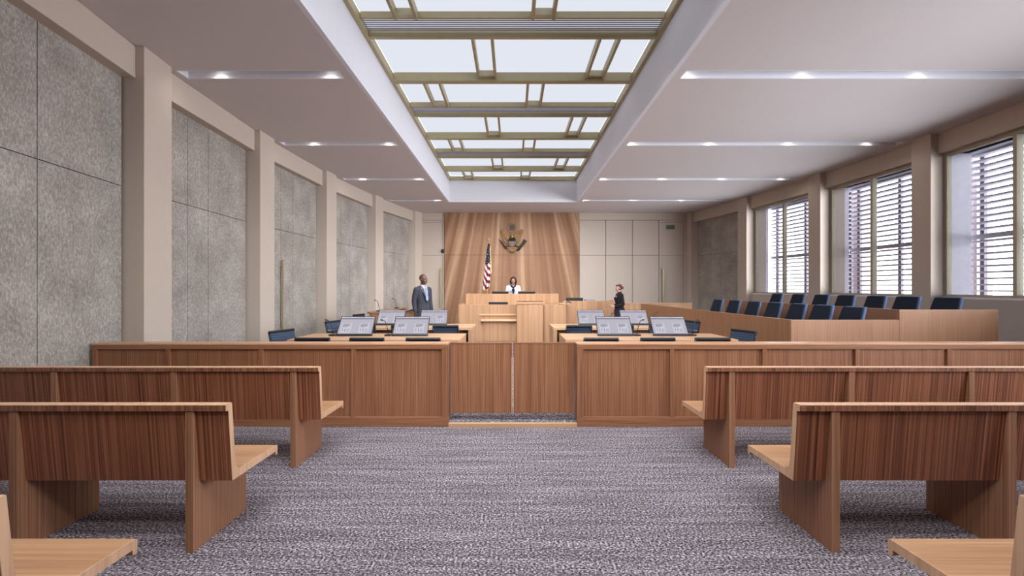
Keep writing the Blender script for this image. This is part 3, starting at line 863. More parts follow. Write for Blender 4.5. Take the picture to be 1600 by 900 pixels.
b = MB(); b.box(-.855, -.80, -.08, -.002, .525, .545); obj('bracket', b, M['black'], t)
b = MB(); b.box(-.80, .10, -.012, -.002, .02, .50); obj('lower_panel', b, M['maple'], t)
b = MB(); b.prism_x([(-.02, .99), (.25, 1.10), (.25, 1.07), (-.02, .962)], 1.20, 1.62) if False else b.box(1.30, 1.56, .3, .62, 1.007, 1.03); obj('side_shelf', b, M['maple_x'], t, bevel=0.004)
t = thing('lectern', 'tall maple lectern box standing against the clerk\'s desk below the judge', 'lectern', (.46, 11.06, ZF))
b = MB(); b.box(-.35, .35, -.16, .03, 0, 1.035); obj('body', b, M['maple'], t, bevel=0.003)
b = MB(); b.box(-.365, .365, -.18, .03, 1.0355, 1.07); obj('ledge_top', b, M['maple_x'], t, bevel=0.006)
b = MB(); b.box(.351, .385, -.14, .03, 0, 1.0); obj('side_reveal', b, M['modesty'], t)
b = MB(); b.box(-.36, -.345, -.02, .03, 1.07, 1.11); b.box(.345, .36, -.02, .03, 1.07, 1.11); b.box(-.345, .345, .015, .03, 1.07, 1.105); obj('raised_edge', b, M['modesty'], t)
t = thing('witness_box', 'maple witness stand adjoining the judge\'s bench, low monitors on top', 'witness stand', (1.46, 11.75, ZF))
b = MB(); b.box(0.0, 1.58, .0, .05, 0, 1.085); obj('front_panel', b, M['maple'], t, bevel=0.003)
b = MB(); b.box(1.53, 1.58, .05, .9, 0, 1.085); obj('side_panel', b, M['maple'], t, bevel=0.003)
b = MB(); b.box(0.0, 1.53, .05, .55, .92, .955); obj('worktop', b, M['maple_x'], t)
t = thing('low_partition', 'low maple partition running from the witness stand towards the window wall', 'partition', (3.3, 12.9, ZF))
b = MB(); b.box(0.0, 2.35, 0, .06, 0, .965); obj('panel', b, M['maple'], t, bevel=0.003)
b = MB(); b.box(0.0, 2.37, -.015, .075, .965, .985); obj('top_cap', b, M['maple_x'], t, bevel=0.003)
# small black lamp wedge between clerk's desk and witness stand
t = thing('reading_lamp', 'small black reading lamp at the corner of the clerk\'s desk by the witness stand', 'lamp', (1.58, 11.55, ZF + 1.03))
o_ = t; t.location = (1.52, 11.5, ZF + 1.031)
b = MB(); b.lathe([(.04, 0), (.04, .012), (.012, .016), (.008, .03)], 14); obj('base', b, M['black'], t)
b = MB(); b.tube([(0, 0, .02), (.0, 0, .05), (.03, 0, .055)], .008, 8); obj('arm', b, M['black'], t)
b = MB(); b.prism_y([(.0, .062), (.02, .072), (.13, .020), (.12, .0), (.05, .02)], -.05, .05); obj('lamp_head', b, M['black'], t)

# bench monitors seen from behind: screens face the judge / clerk / witness
def bench_monitor(x, y, z, w, h, label, tilt=8):
    t = thing('bench_monitor', label, 'monitor', (x, y, z), 0, 'black monitors seen from behind at the bench')
    rt = Matrix.Rotation(R(tilt), 4, 'X')
    b = MB(); b.box(-w / 2, w / 2, -.02, .012, .05, h, rt); obj('back_shell', b, M['black'], t, bevel=0.006)
    b = MB(); b.box(-w / 2 + .01, w / 2 - .01, .0125, .014, .06, h - .01, rt); obj('display', b, M['scr_bg'], t)
    b = MB(); b.box(-.04, .04, -.03, .0, .008, .16); b.box(-.10, .10, -.07, .09, 0, .01); obj('stand', b, M['charcoal'], t)
bench_monitor(-.37, 12.47, ZF + 1.176, .50, .25, 'black monitor on the judge\'s bench on the flag side of the judge', 45)
bench_monitor(.42, 12.47, ZF + 1.176, .52, .25, 'black monitor on the judge\'s bench on the witness stand side of the judge', 45)
bench_monitor(-.40, 11.45, ZF + .736, .54, .33, 'black monitor rising just above the clerk\'s desk front panel', 0)
bench_monitor(1.82, 12.05, ZF + .956, .50, .215, 'black monitor on the witness stand next to the judge\'s bench', 0)
t = thing('document_tray', 'flat grey tray on the witness stand beside the black monitor', 'tray', (2.27, 12.05, ZF + .956))
b = MB(); b.box(-.14, .14, -.1, .1, .12, .165); obj('tray', b, M['slat_grey'], t, bevel=0.004)
b = MB(); b.box(-.12, .12, -.08, .08, 0, .12); obj('pedestal', b, M['charcoal'], t)

# ------------------------------------------------------------------ jury box
t = thing('jury_box', 'oak jury box with two stepped barriers under the big windows', 'jury box', (3.915, 5.76, ZF))
X0, Y0 = 3.915, 5.76
zl, zu = 1.05 - ZF, 1.195 - ZF
XB, XE = 5.44, 6.83
# near face: low part then high part
b = MB(); b.box(0, XB - X0, 0, .05, 0, zl); obj('low_front_panel', b, M['jury'], t, bevel=0.003)
b = MB(); b.box(XB - X0, XE - X0, 0, .05, 0, zu); obj('high_front_panel', b, M['jury'], t, bevel=0.003)
# long side towards the well, drifting slightly inwards
xe, ye = 3.72 - X0, 11.9 - Y0
b = MB(); b.prism_z([(0, .05), (.05, .05), (xe + .05, ye), (xe, ye)], 0, zl); obj('side_barrier', b, M['jury_dark'], t, bevel=0.003)
b = MB(); b.prism_z([(XB - X0, .05), (XB - X0 + .05, .05), (XB - X0 + .05, 10.5 - Y0), (XB - X0, 10.5 - Y0)], 0, zu); obj('inner_barrier', b, M['jury_dark'], t, bevel=0.003)
b = MB(); b.prism_z([(.052, .052), (XB - X0 - .002, .052), (XB - X0 - .002, 5.2), (xe * .85 + .06, 5.2)], 0, .16); obj('lower_platform', b, M['carpet'], t)
b = MB(); b.box(XB - X0 + .052, XE - X0 - .01, .052, 5.0, 0, .30); obj('upper_platform', b, M['carpet'], t)

def make_jury_chair():
    t = thing('jury_chair', 'x', 'chair', (0, 0, 0), 0, 'navy jury chairs')
    # faces +y, reclined tapered back
    def plate(wb, wt, yb, yt, zb, zt, th, mi):
        q = [(-wb / 2, yb, zb), (wb / 2, yb, zb), (wt / 2, yt, zt), (-wt / 2, yt, zt)]
        b.mi = mi; b.extrude(q, (0, -th, th * .25))
    b = MB(); plate(.47, .36, -.17, -.345, .44, 1.005, .03, 0); obj('backrest', b, M['navy'], t, bevel=0.010)
    b = MB(); plate(.472, .362, -.201, -.376, .449, 1.008, .05, 0); obj('back_shell', b, M['blue_edge'], t, bevel=0.012)
    b = MB(); b.box(-.235, .235, -.19, .27, .41, .49); obj('seat', b, M['navy'], t, bevel=0.025)
    for s in (-1, 1):
        b = MB(); b.tube([(s * .235, -.2, .62), (s * .255, -.05, .645), (s * .255, .16, .64)], .018, 8); b.tube([(s * .25, .02, .64), (s * .24, .0, .43)], .012, 8); obj('armrest', b, M['black'], t, smooth=True)
    b = MB(); b.lathe([(.22, 0), (.22, .015), (.05, .035), (.03, .06), (.03, .41)], 20); obj('pedestal', b, M['charcoal'], t)
    return t
jc = make_jury_chair()
D1 = [5.95, 6.54, 7.15, 7.80, 8.46, 9.21, 9.98]
D2 = [6.05, 6.66, 7.28, 7.93, 8.59, 9.31, 10.07]
firstj = True
for r_, (D, X, zp, nm) in enumerate(((D1, 4.74, ZF + .162, 'lower'), (D2, 6.255, ZF + .302, 'upper'))):
    for i, d in enumerate(D):
        w = (f'{ORD[i]} from the near end' if i else 'at the near end') if i < 6 else 'at the far end'
        lab = f'navy jury chair in the {nm} jury row, {w}'
        rz = PI / 2 + R(random.uniform(-2, 3))
        if firstj:
            firstj = False; jc.location = (X, d + .185, zp); jc.rotation_euler[2] = rz; jc['label'] = lab
        else:
            dup(jc, (X, d + .185, zp), rz, lab)

# ------------------------------------------------------------------ wall devices, sign
t = thing('exit_sign', 'small green exit sign at the top of the far door', 'sign', (6.09, YB - .014, 3.845))
b = MB(); b.box(-.16, .16, -.03, -.0005, -.08, .08); obj('sign_box', b, M['green'], t, bevel=0.006)
t = thing('wall_camera', 'small black dome camera on the edge of the wood feature wall', 'camera', (-2.69, YB - .035, 2.93))
b = MB(); b.box(-.03, .03, 0, .03, -.07, .07); obj('mount', b, M['black'], t, bevel=0.004)
b = MB(); b.ell((0, -.02, 0), (.07, .06, .08)); obj('dome', b, M['black'], t, smooth=True)
t = thing('card_reader', 'small black card reader on the column beside the exit door', 'card reader', (6.86, 15.62, 1.40))
b = MB(); b.box(-.035, .035, -.03, .0, -.08, .08); obj('reader_body', b, M['black'], t, bevel=0.006)
b = MB(); b.box(-.02, .02, -.034, -.0305, .02, .05); obj('reader_light', b, M['charcoal'], t)
CARD = t

# ------------------------------------------------------------------ eagle emblem on the feature wall
cx_, cz_ = (800 - 801) * (YB - .1) / F, EYE + (450 - 372.5) * (YB - .1) / F
em = thing('mounted_eagle_emblem', 'gilded eagle emblem with shield mounted on the wood feature wall', 'emblem', (cx_, YB - .086, cz_))
pp = (YB - .1) / F      # metres per photo pixel at that wall
u = lambda x, y: ((x - 436) / 14.516 * pp, -(y - 472) / 14.516 * pp)     # pixels of the 900-px crop
def plate_xz(name, pts, y0, y1, mat, bev=0.006):
    b = MB(); b.prism_y([u(*p) for p in pts], y0, y1); return obj(name, b, mat, em, bevel=bev)
def disc(name, c, r, y0, y1, mat, ry=None, n=28):
    ry = ry or r
    return plate_xz(name, [(c[0] + r * math.cos(2 * PI * k / n), c[1] + ry * math.sin(2 * PI * k / n)) for k in range(n)], y0, y1, mat)
disc('glory_ring', (440, 232), 104, -.03, 0, M['gold_dark'])
disc('glory_disc', (442, 230), 66, -.045, -.03, M['olive'])
b = MB()
for k in range(20):
    a = 2 * PI * k / 20; x, z = u(440 + 90 * math.cos(a), 232 + 90 * math.sin(a)); b.ell((x, -.032, z), .011, sub=1)
obj('cloud_ring', b, M['gold'], em, smooth=True)
b = MB()
for (dx, dy) in ((0, 0), (22, 10), (-22, 10), (12, -20), (-12, -20), (30, -16), (-30, -16), (0, 30)):
    x, z = u(442 + dx, 230 + dy); b.ell((x, -.047, z), .008, sub=1)
obj('stars', b, M['gold'], em, smooth=True)
for s in (-1, 1):
    X = lambda v: 436 + s * v
    wing = [(X(40), 400), (X(95), 340), (X(150), 300), (X(205), 262), (X(262), 292), (X(255), 330), (X(232), 400), (X(212), 470), (X(182), 540), (X(140), 590), (X(90), 590), (X(80), 520), (X(60), 450)]
    w = plate_xz('wing', wing, -.05, 0, M['gold_dark'])
    b = MB()
    for k in range(7):
        t_ = k / 6.0
        p0 = u(X(60 + 130 * t_ * .9), 420 - 110 * t_); p1 = u(X(100 + 158 * t_), 585 - 255 * t_ ** 1.3)
        b.tube([(p0[0], -.052, p0[1]), ((p0[0] + p1[0]) / 2 + s * .012, -.062, (p0[1] + p1[1]) / 2), (p1[0], -.05, p1[1])], [.012, .016, .006], 8)
    obj('feathers', b, M['gold'], w, smooth=True)
b = MB(); x, z = u(436, 430); b.ell((x, -.06, z), (.055, .05, .10)); x, z = u(446, 385); b.ell((x, -.07, z), (.034, .035, .04)); x2, z2 = u(480, 390); b.tube([(x + .02, -.075, z), (x2, -.08, z2 - .005)], [.014, .004], 8)
obj('eagle_head_and_neck', b, M['gold'], em, smooth=True)
plate_xz('shield', [(355, 535), (522, 535), (515, 600), (490, 640), (437, 665), (384, 640), (360, 600)], -.085, -.03, M['shield_grey'])
b = MB()
for k in range(6):
    xa, _ = u(372 + k * 26, 0); xb, _ = u(381 + k * 26, 0)
    b.box(xa, xb, -.088, -.0852, u(0, 628)[1], u(0, 537)[1])
obj('shield_stripes', b, M['bronze'], em)
plate_xz('shield_chief', [(400, 458), (478, 458), (520, 500), (525, 534), (350, 534), (356, 500)], -.092, -.03, M['shield_blue'])
disc('tail', (436, 735), 84, -.045, 0, M['gold_dark'], 74)
b = MB()
for k in range(7):
    a = -PI / 2 + (k - 3) * .33; p0 = u(436, 690); p1 = u(436 + 76 * math.cos(a), 735 - 68 * math.sin(a))
    b.tube([(p0[0], -.05, p0[1]), (p1[0], -.048, p1[1])], [.008, .012], 8)
obj('tail_feathers', b, M['gold'], em, smooth=True)
for s in (-1, 1):
    b = MB(); p0 = u(436 + s * 70, 630); p1 = u(436 + s * 150, 668)
    b.tube([(p0[0], -.05, p0[1]), (p1[0], -.04, p1[1])], [.036, .018], 10)
    for k in (-1, 0, 1):
        q = u(436 + s * (160 + 8 * k), 690 + 6 * k); b.tube([(p1[0], -.045, p1[1]), (q[0], -.05, q[1])], [.014, .007], 6)
    obj('leg', b, M['bronze'], em, smooth=True)
b = MB(); p0 = u(300, 720); p1 = u(170, 520); b.tube([(p0[0], -.03, p0[1]), (p1[0], -.03, p1[1])], .010, 8)
for k in range(9):
    t_ = k / 8; xx = 300 - 130 * t_; yy = 715 - 190 * t_
    for q in (-1, 1):
        x, z = u(xx + q * 26, yy - 10 + q * 14); b.ell((x, -.035, z), (.034, .012, .017), Matrix.Rotation(R(35 * q), 4, 'Y'), 1)
obj('olive_branch', b, M['bronze'], em, smooth=True)
b = MB()
for k in range(5):
    o1 = (k - 2) * 10; p0 = u(560 + o1, 755); p1 = u(735 + o1 * 1.6, 520 + o1)
    b.tube([(p0[0], -.035 - .004 * k, p0[1]), (p1[0], -.035 - .004 * k, p1[1])], [.012, .012], 6)
    b.tube([(p1[0], -.035 - .004 * k, p1[1]), (p1[0] + .018, -.035, p1[1] + .022)], [.020, .002], 6)
obj('arrows', b, M['olive'], em, smooth=True)

# ------------------------------------------------------------------ flag
FD = 13.85
t = thing('flag_stand', 'furled national flag on a pole behind the judge\'s bench', 'flag', (px(764, 0, FD).x, FD, .50))
b = MB(); b.lathe([(.17, 0), (.17, .03), (.06, .07), (.03, .10), (.03, .16)], 24); obj('base', b, M['gold'], t)
zt = EYE + (450 - 379) * FD / F - .50
b = MB(); b.tube([(0, 0, .10), (0, 0, zt)], .016, 12); obj('pole', b, M['pole_wood'], t, smooth=True)
b = MB(); b.lathe([(.012, zt), (.022, zt + .02), (.012, zt + .04), (.030, zt + .075), (.036, zt + .10), (.025, zt + .125), (.005, zt + .15)], 16); obj('finial', b, M['gold'], t, smooth=True)
sc = FD / F
def cloth(z_top, z_bot, left, right, folds, amp, fn, yoff, nu=70, nv=130):
    """hanging draped cloth; left/right(t) give the outline, fn(u,t) the colour index"""
    bm = bmesh.new(); vs = []
    for j in range(nv + 1):
        t_ = j / nv; row = []
        for i in range(nu + 1):
            u_ = i / nu
            zb = z_bot(u_); z = z_top + (zb - z_top) * t_
            x = left(t_) + (right(t_) - left(t_)) * u_
            a = amp * (0.35 + 0.65 * t_)
            y = yoff + a * math.sin(folds * 2 * PI * u_ + 1.2 * t_) + .3 * a * math.sin(folds * 4.7 * u_ + 3 * t_)
            row.append(bm.verts.new((x, y, z)))
        vs.append(row)
    for j in range(nv):
        for i in range(nu):
            f = bm.faces.new((vs[j][i], vs[j][i + 1], vs[j + 1][i + 1], vs[j + 1][i]))
            f.material_index = fn((i + .5) / nu, (j + .5) / nv); f.smooth = True
    mb = MB(); mb.bm.free(); mb.bm = bm
    return mb
FM = [M['flag_blue'], M['flag_red'], M['flag_white'], M['flag_gold']]
def main_fn(u_, t_):
    if t_ > .975 or u_ < .03: return 3
    if t_ < .46 - .05 * u_:
        # stars on the canton
        a, c = (u_ * 5.0 + t_ * 4) % 1.0, (t_ * 17 + u_ * 2) % 1.0
        return 2 if (abs(a - .5) < .14 and abs(c - .5) < .13) else 0
    v = (t_ * 1.0 - u_ * .20) / .072
    return 1 if int(math.floor(v)) % 2 else 2
z0, zb0 = zt - .03, EYE - (452 - 450) * sc - .5
b = cloth(z0, lambda u_: zb0 + .06 - .16 * math.sin(PI * min(1, u_ * 1.1)) * .8, lambda t_: -.045 - .195 * t_ ** .9, lambda t_: .030 + .02 * math.sin(3 * t_), 2.5, .045, main_fn, -.05)
o = obj('flag_cloth', b, FM, t, recalc=False); o.modifiers.new('th', 'SOLIDIFY').thickness = .004
def side_fn(u_, t_):
    if u_ > .72 or t_ > .96: return 3
    if t_ < .45: return 2 if ((t_ * 15) % 1 < .3 and .25 < u_ < .5) else 0
    return 1 if int(t_ * 16 + u_) % 2 else 2
b = cloth(z0 - .10, lambda u_: EYE + (450 - 428) * sc - .5 + .04 * u_, lambda t_: .0, lambda t_: .045 + .045 * t_, 1.0, .03, side_fn, -.005, 24, 110)
o = obj('flag_fold', b, FM, t, recalc=False); o.modifiers.new('th', 'SOLIDIFY').thickness = .004

# ------------------------------------------------------------------ people (local: facing -y, x to the person's left)
def trunk(mb, secs, n=64):
    """stack of flattened ellipsoids through sections (z, rx, ry, cy)"""
    z0, z1 = secs[0][0], secs[-1][0]
    for i in range(n):
        z = z0 + (z1 - z0) * i / (n - 1)
        for a, b in zip(secs, secs[1:]):
            if min(a[0], b[0]) - 1e-6 <= z <= max(a[0], b[0]) + 1e-6:
                t = (z - a[0]) / (b[0] - a[0]); t = t * t * (3 - 2 * t)
                q = [a[k] + (b[k] - a[k]) * t for k in range(1, 4)]; break
        mb.ell((0, q[2], z), (q[0], q[1], .045), sub=3)
    return mb

def hand(mb, w, dirn, palm_n, side, k=1.0, curl=0.35):
    """hand grown from wrist w along dirn; palm_n = palm normal; side = towards the thumb"""
    w = Vector(w); d = Vector(dirn).normalized(); n = Vector(palm_n).normalized(); s = Vector(side).normalized()
    c = w + d * .048 * k
    for q in (-.026, -.009, .009, .026):
        mb.cap(w + d * .008 + s * q * .7 * k, .016 * k, w + d * .085 * k + s * q * k, .0125 * k)
    lens = (.066, .078, .072, .056)
    for j, q in enumerate((.030, .010, -.010, -.029)):
        b0 = w + d * .085 * k + s * q * k; L = lens[j] * k; p = [b0]; dd = d.copy()
        for seg in (.45, .32, .23):
            dd = (dd * math.cos(curl) + n * math.sin(curl)).normalized(); p.append(p[-1] + dd * L * seg)
        mb.chain(p, [.0098 * k, .0092 * k, .0085 * k, .0075 * k])
    b0 = w + d * .03 * k + s * .03 * k
    mb.chain([b0, b0 + (d * .5 + s * .75 + n * .2).normalized() * .035 * k, b0 + (d * .5 + s * .75 + n * .2).normalized() * .035 * k + (d * .9 + s * .3 + n * .3).normalized() * .03 * k], [.015 * k, .0115 * k, .009 * k])

def head(mb, c, h, face, yaw=0.0, jaw=1.0):
    """c = head centre, h = head height; looks towards -y turned by yaw"""
    rt = Matrix.Translation(Vector(c)) @ Matrix.Rotation(yaw, 4, 'Z')
    P = lambda x, y, z: rt @ Vector((x * h, y * h, z * h))
    rr = Matrix.Rotation(yaw, 4, 'Z')
    mb.ell(P(0, .06, .12), (.315 * h, .385 * h, .375 * h), rr, 3)           # cranium
    mb.ell(P(0, -.10, -.12), (.245 * h * jaw, .275 * h, .33 * h), rr, 3)     # face
    mb.ell(P(0, -.22, -.39), (.12 * h * jaw, .11 * h, .085 * h), rr)         # chin
    mb.cap(P(0, -.365, .06), .025 * h, P(0, -.435, -.10), .050 * h)          # nose
    for s in (-1, 1):
        mb.ell(P(s * .05, -.39, -.115), .032 * h, sub=1)
        mb.cap(P(s * .05, -.345, .09), .035 * h, P(s * .20, -.29, .085), .03 * h)   # brow
        mb.ell(P(s * .17, -.25, -.10), (.085 * h, .07 * h, .08 * h), rr)              # cheek
        mb.ell(P(s * .325, .06, -.02), (.03 * h, .07 * h, .115 * h), rr)           # ear
    mb.ell(P(0, -.335, -.235), (.085 * h, .05 * h, .042 * h), rr)            # lips
    return P

def person(name, label, loc, rz, sc_, skin, build):
    t = thing(name, label, 'person', loc, rz); t.scale = (sc_, sc_, sc_); build(t, skin); return t

def face_bits(t, P, h, lip):
    b = MB()
    for s in (-1, 1): b.ell(P(s * .135, -.335, .02), (.035 * h, .02 * h, .02 * h))
    obj('eyes', b, M['eye'], t, smooth=True)
    b = MB(); b.cap(P(-.07, -.375, -.235), .014 * h, P(.07, -.375, -.235), .014 * h); obj('mouth', b, lip, t, smooth=True)

def legs(mb, k=0.0, stance=.09):
    for s in (-1, 1):
        mb.chain([(s * .085, 0, .94), (s * stance, -.01, .50 + k), (s * stance, .02, .10)], [.088, .058, .042])
        mb.cap((s * stance, .03, .055), .045, (s * (stance + .02), -.12, .04), .038)

def build_man(t, skin):
    h = .245; hc = (0, -.02, 1.68)
    b = MB()
    P = head(b, hc, h, 1, yaw=R(12), jaw=1.12)
    b.cap((0, .02, 1.46), .066, (0, .0, 1.60), .060)
    b.ell((0, .0, 1.33), (.150, .095, .16)); b.ell((0, 0, 1.10), (.135, .092, .17)); b.ell((0, 0, .97), (.15, .105, .12))
    legs(b)
    for s in (-1, 1):
        b.chain([(s * .178, .012, 1.435), (s * .228, .035, 1.17), (s * .240, -.02, .93)], [.056, .042, .028])
        hand(b, (s * .240, -.022, .925), (0, -.12, -1), (-s, 0, 0), (0, -1, 0))
    remeshed('body', b, skin, t, .0065)
    face_bits(t, P, h, M['lip_dark'])
    b = MB(); rr = Matrix.Rotation(R(12), 4, 'Z')
    b.ell(P(0, .085, .15), (.318 * h, .375 * h, .362 * h), rr, 3); remeshed('cropped_hair', b, M['hair_grey'], t, .007)
    # trousers, shoes
    b = MB()
    for s in (-1, 1):
        b.chain([(s * .085, 0, .95), (s * .09, -.005, .50), (s * .09, .02, .09)], [.104, .078, .062])
    b.ell((0, 0, .98), (.178, .128, .13)); remeshed('trousers', b, M['suit'], t, .010)
    for s in (-1, 1):
        b = MB(); b.cap((s * .09, .035, .05), .05, (s * .112, -.15, .042), .042); remeshed('shoe', b, M['shoe'], t, .008)
    # shirt front, then jacket open in a V
    b = MB(); b.ell((0, -.010, 1.33), (.142, .108, .175), sub=3); b.cap((0, .015, 1.47), .076, (0, .012, 1.525), .072); remeshed('shirt', b, M['shirt'], t, .007)
    b = MB()
    trunk(b, [(.80, .178, .132, 0), (.95, .172, .130, 0), (1.12, .160, .118, 0), (1.30, .186, .124, .005), (1.40, .176, .112, .012), (1.47, .12, .08, .02)])
    b.cap((-.15, .012, 1.437), .060, (.15, .012, 1.437), .060)
    for s in (-1, 1):
        b.chain([(s * .178, .012, 1.435), (s * .212, .03, 1.30), (s * .232, .035, 1.16), (s * .240, -.015, .955)], [.068, .060, .053, .042])
        b.cap((s * .055, .03, 1.49), .045, (s * .14, .018, 1.455), .055)
    j = remeshed('jacket', b, M['suit'], t, .0075, 5)
    # open the front: pull out everything inside the V so the shirt shows
    bm = bmesh.new(); bm.from_mesh(j.data)
    kill = [f for f in bm.faces if (lambda c: c.y < -.03 and 1.14 < c.z < 1.60 and abs(c.x) < .012 + (c.z - 1.14) * .235)(f.calc_center_median())]
    kill += [f for f in bm.faces if (lambda c: c.z > 1.535)(f.calc_center_median()) and f not in kill]
    bmesh.ops.delete(bm, geom=list(set(kill)), context='FACES'); bm.to_mesh(j.data); bm.free()
    m_ = j.modifiers.new('th', 'SOLIDIFY'); m_.thickness = .012; m_.offset = 0
    for s in (-1, 1):
        b = MB(); b.extrude([(s * .012, -.150, 1.13), (s * .075, -.145, 1.30), (s * .105, -.12, 1.37), (s * .075, -.115, 1.40), (s * .095, -.085, 1.47), (s * .075, -.08, 1.505), (s * .055, -.115, 1.40), (s * .03, -.142, 1.26)], (0, -.010, .002)); obj('lapel', b, M['suit'], t, bevel=0.003)
        b = MB(); b.extrude([(s * .006, -.085, 1.495), (s * .07, -.05, 1.545), (s * .078, -.03, 1.50), (s * .05, -.10, 1.455)], (0, -.010, .0)); obj('collar', b, M['shirt'], t)
    b = MB(); b.extrude([(-.02, -.105, 1.485), (.02, -.105, 1.485), (.014, -.118, 1.445), (.036, -.148, 1.22), (0, -.150, 1.17), (-.036, -.148, 1.22), (-.014, -.118, 1.445)], (0, -.012, 0)); obj('tie', b, M['tie'], t)
    for z in (1.09, .98):
        b = MB(); b.ell((.0, -.150, z), (.011, .006, .011)); obj('button', b, M['black'], t)

def build_clerk(t, skin):
    h = .225; hc = (0, -.02, 1.535)
    b = MB(); P = head(b, hc, h, 1, jaw=.95)
    b.cap((0, .02, 1.34), .054, (0, .0, 1.46), .048)
    b.ell((0, 0, 1.20), (.130, .085, .15)); b.ell((0, 0, 1.04), (.125, .09, .15)); b.ell((0, .01, .90), (.165, .115, .12))
    b.ell((-.06, -.07, 1.225), .05); b.ell((.06, -.07, 1.225), .05)
    for s in (-1, 1):
        b.chain([(s * .085, 0, .88), (s * .08, -.01, .46), (s * .08, .02, .09)], [.086, .052, .036]); b.cap((s * .08, .03, .05), .038, (s * .09, -.11, .035), .03)
        b.chain([(s * .158, .01, 1.335), (s * .19, .04, 1.07), (s * .10, -.17, 1.00)], [.05, .038, .026])
        hand(b, (s * .098, -.175, 1.0), (-s * .35, -1, .22), (-s, .2, .2), (0, .1, 1), .92, .3)
    remeshed('body', b, skin, t, .0062); face_bits(t, P, h, M['lip'])
    b = MB(); b.ell(P(0, .12, .16), (.335 * h, .40 * h, .375 * h), sub=3); b.ell(P(0, .12, -.04), (.33 * h, .32 * h, .26 * h), sub=3)
    b.ell(P(0, .50, .06), (.19 * h, .19 * h, .20 * h), sub=3); b.ell(P(0, -.15, .33), (.24 * h, .22 * h, .13 * h), sub=3)
    remeshed('pinned_up_hair', b, M['hair_brown'], t, .0065)
    b = MB(); trunk(b, [(.86, .185, .140, .01), (.95, .178, .130, .01), (1.06, .143, .105, 0), (1.20, .158, .118, -.008), (1.29, .160, .110, 0), (1.35, .12, .075, .015)])
    b.ell((-.06, -.075, 1.225), .064); b.ell((.06, -.075, 1.225), .064); b.cap((-.12, .01, 1.335), .054, (.12, .01, 1.335), .054); b.cap((0, .012, 1.33), .080, (0, .015, 1.405), .060)
    for s in (-1, 1): b.chain([(s * .152, .01, 1.33), (s * .185, .04, 1.07), (s * .105, -.155, 1.003)], [.060, .052, .036])
    remeshed('black_jacket', b, M['black_cloth'], t, .0075)
    b = MB(); trunk(b, [(.42, .165, .130, .01), (.70, .185, .145, .01), (.88, .196, .150, .012), (.98, .16, .12, .01)], 80)
    remeshed('skirt', b, M['plum_cloth'], t, .010)
    b = MB(); b.box(-.028, .028, -.008, 0, -.02, .02, Matrix.Translation((.075, -.126, 1.30))); obj('name_badge', b, M['shirt'], t)
    for s in (-1, 1):
        b = MB(); b.cap((s * .08, .035, .04), .042, (s * .09, -.125, .032), .034); remeshed('shoe', b, M['shoe'], t, .008)

def build_judge(t, skin):
    # seated: hips at .50
    h = .225; hc = (0, -.04, 1.20)
    b = MB(); P = head(b, hc, h, 1, jaw=.95)
    b.cap((0, .01, 1.0), .052, (0, -.01, 1.13), .047)
    b.ell((0, 0, .87), (.130, .085, .15)); b.ell((0, .01, .70), (.13, .095, .15)); b.ell((0, .02, .57), (.17, .13, .11))
    b.ell((-.06, -.07, .885), .05); b.ell((.06, -.07, .885), .05)
    for s in (-1, 1):
        b.chain([(s * .09, .0, .56), (s * .10, -.42, .55), (s * .10, -.40, .12)], [.085, .058, .038]); b.cap((s * .10, -.39, .055), .036, (s * .11, -.52, .04), .03)
        b.chain([(s * .16, .0, .99), (s * .205, -.03, .76), (s * .13, -.25, .74)], [.048, .038, .026])
        hand(b, (s * .128, -.255, .742), (-s * .4, -1, .0), (0, 0, -1), (-s, .2, 0), .92, .25)
    remeshed('body', b, skin, t, .0062); face_bits(t, P, h, M['lip'])
    b = MB(); b.ell(P(0, .12, .16), (.375 * h, .41 * h, .40 * h), sub=3)
    for s in (-1, 1):
        b.chain([P(s * .30, .0, .20), P(s * .36, .02, -.15), P(s * .32, .0, -.46)], [.11 * h, .15 * h, .10 * h]); b.cap(P(s * .06, -.22, .40), .10 * h, P(s * .27, -.16, .24), .09 * h)
    b.ell(P(0, .22, -.22), (.36 * h, .26 * h, .30 * h), sub=3); remeshed('bobbed_hair', b, M['hair_dark'], t, .0065)
    b = MB(); trunk(b, [(.55, .165, .13, .01), (.70, .145, .112, .0), (.86, .162, .120, -.008), (.95, .165, .112, .0), (1.01, .12, .078, .01)]); b.ell((-.06, -.075, .885), .064); b.ell((.06, -.075, .885), .064)
    b.cap((-.13, .005, 1.0), .058, (.13, .005, 1.0), .058)
    for s in (-1, 1): b.chain([(s * .16, .0, .99), (s * .208, -.03, .76), (s * .14, -.225, .742)], [.066, .056, .038])
    remeshed('white_blouse', b, M['shirt'], t, .0075)
    b = MB(); b.chain([(-.05, .02, .56), (-.06, -.38, .545)], [.125, .095]); b.chain([(.05, .02, .56), (.06, -.38, .545)], [.125, .095]); b.cap((-.06, -.41, .53), .09, (-.07, -.40, .34), .10); b.cap((.06, -.41, .53), .09, (.07, -.40, .34), .10); remeshed('skirt', b, M['black_cloth'], t, .010)
    # dark scarf: collar loop and hanging tails
    b = MB(); b.chain([(-.075, .02, 1.05), (-.05, -.075, 1.02), (0, -.115, .985), (.05, -.075, 1.02), (.075, .02, 1.05)], [.028, .026, .026, .026, .028])
    b.chain([(0, -.13, .985), (.004, -.175, .90), (0, -.168, .78)], [.026, .034, .028]); b.ell((0, -.172, .91), (.05, .02, .045))
    remeshed('dark_scarf', b, M['shield_blue'], t, .0065)
    for s in (-1, 1):
        b = MB(); b.cap((s * .10, -.385, .042), .04, (s * .11, -.53, .034), .033); remeshed('shoe', b, M['shoe'], t, .008)

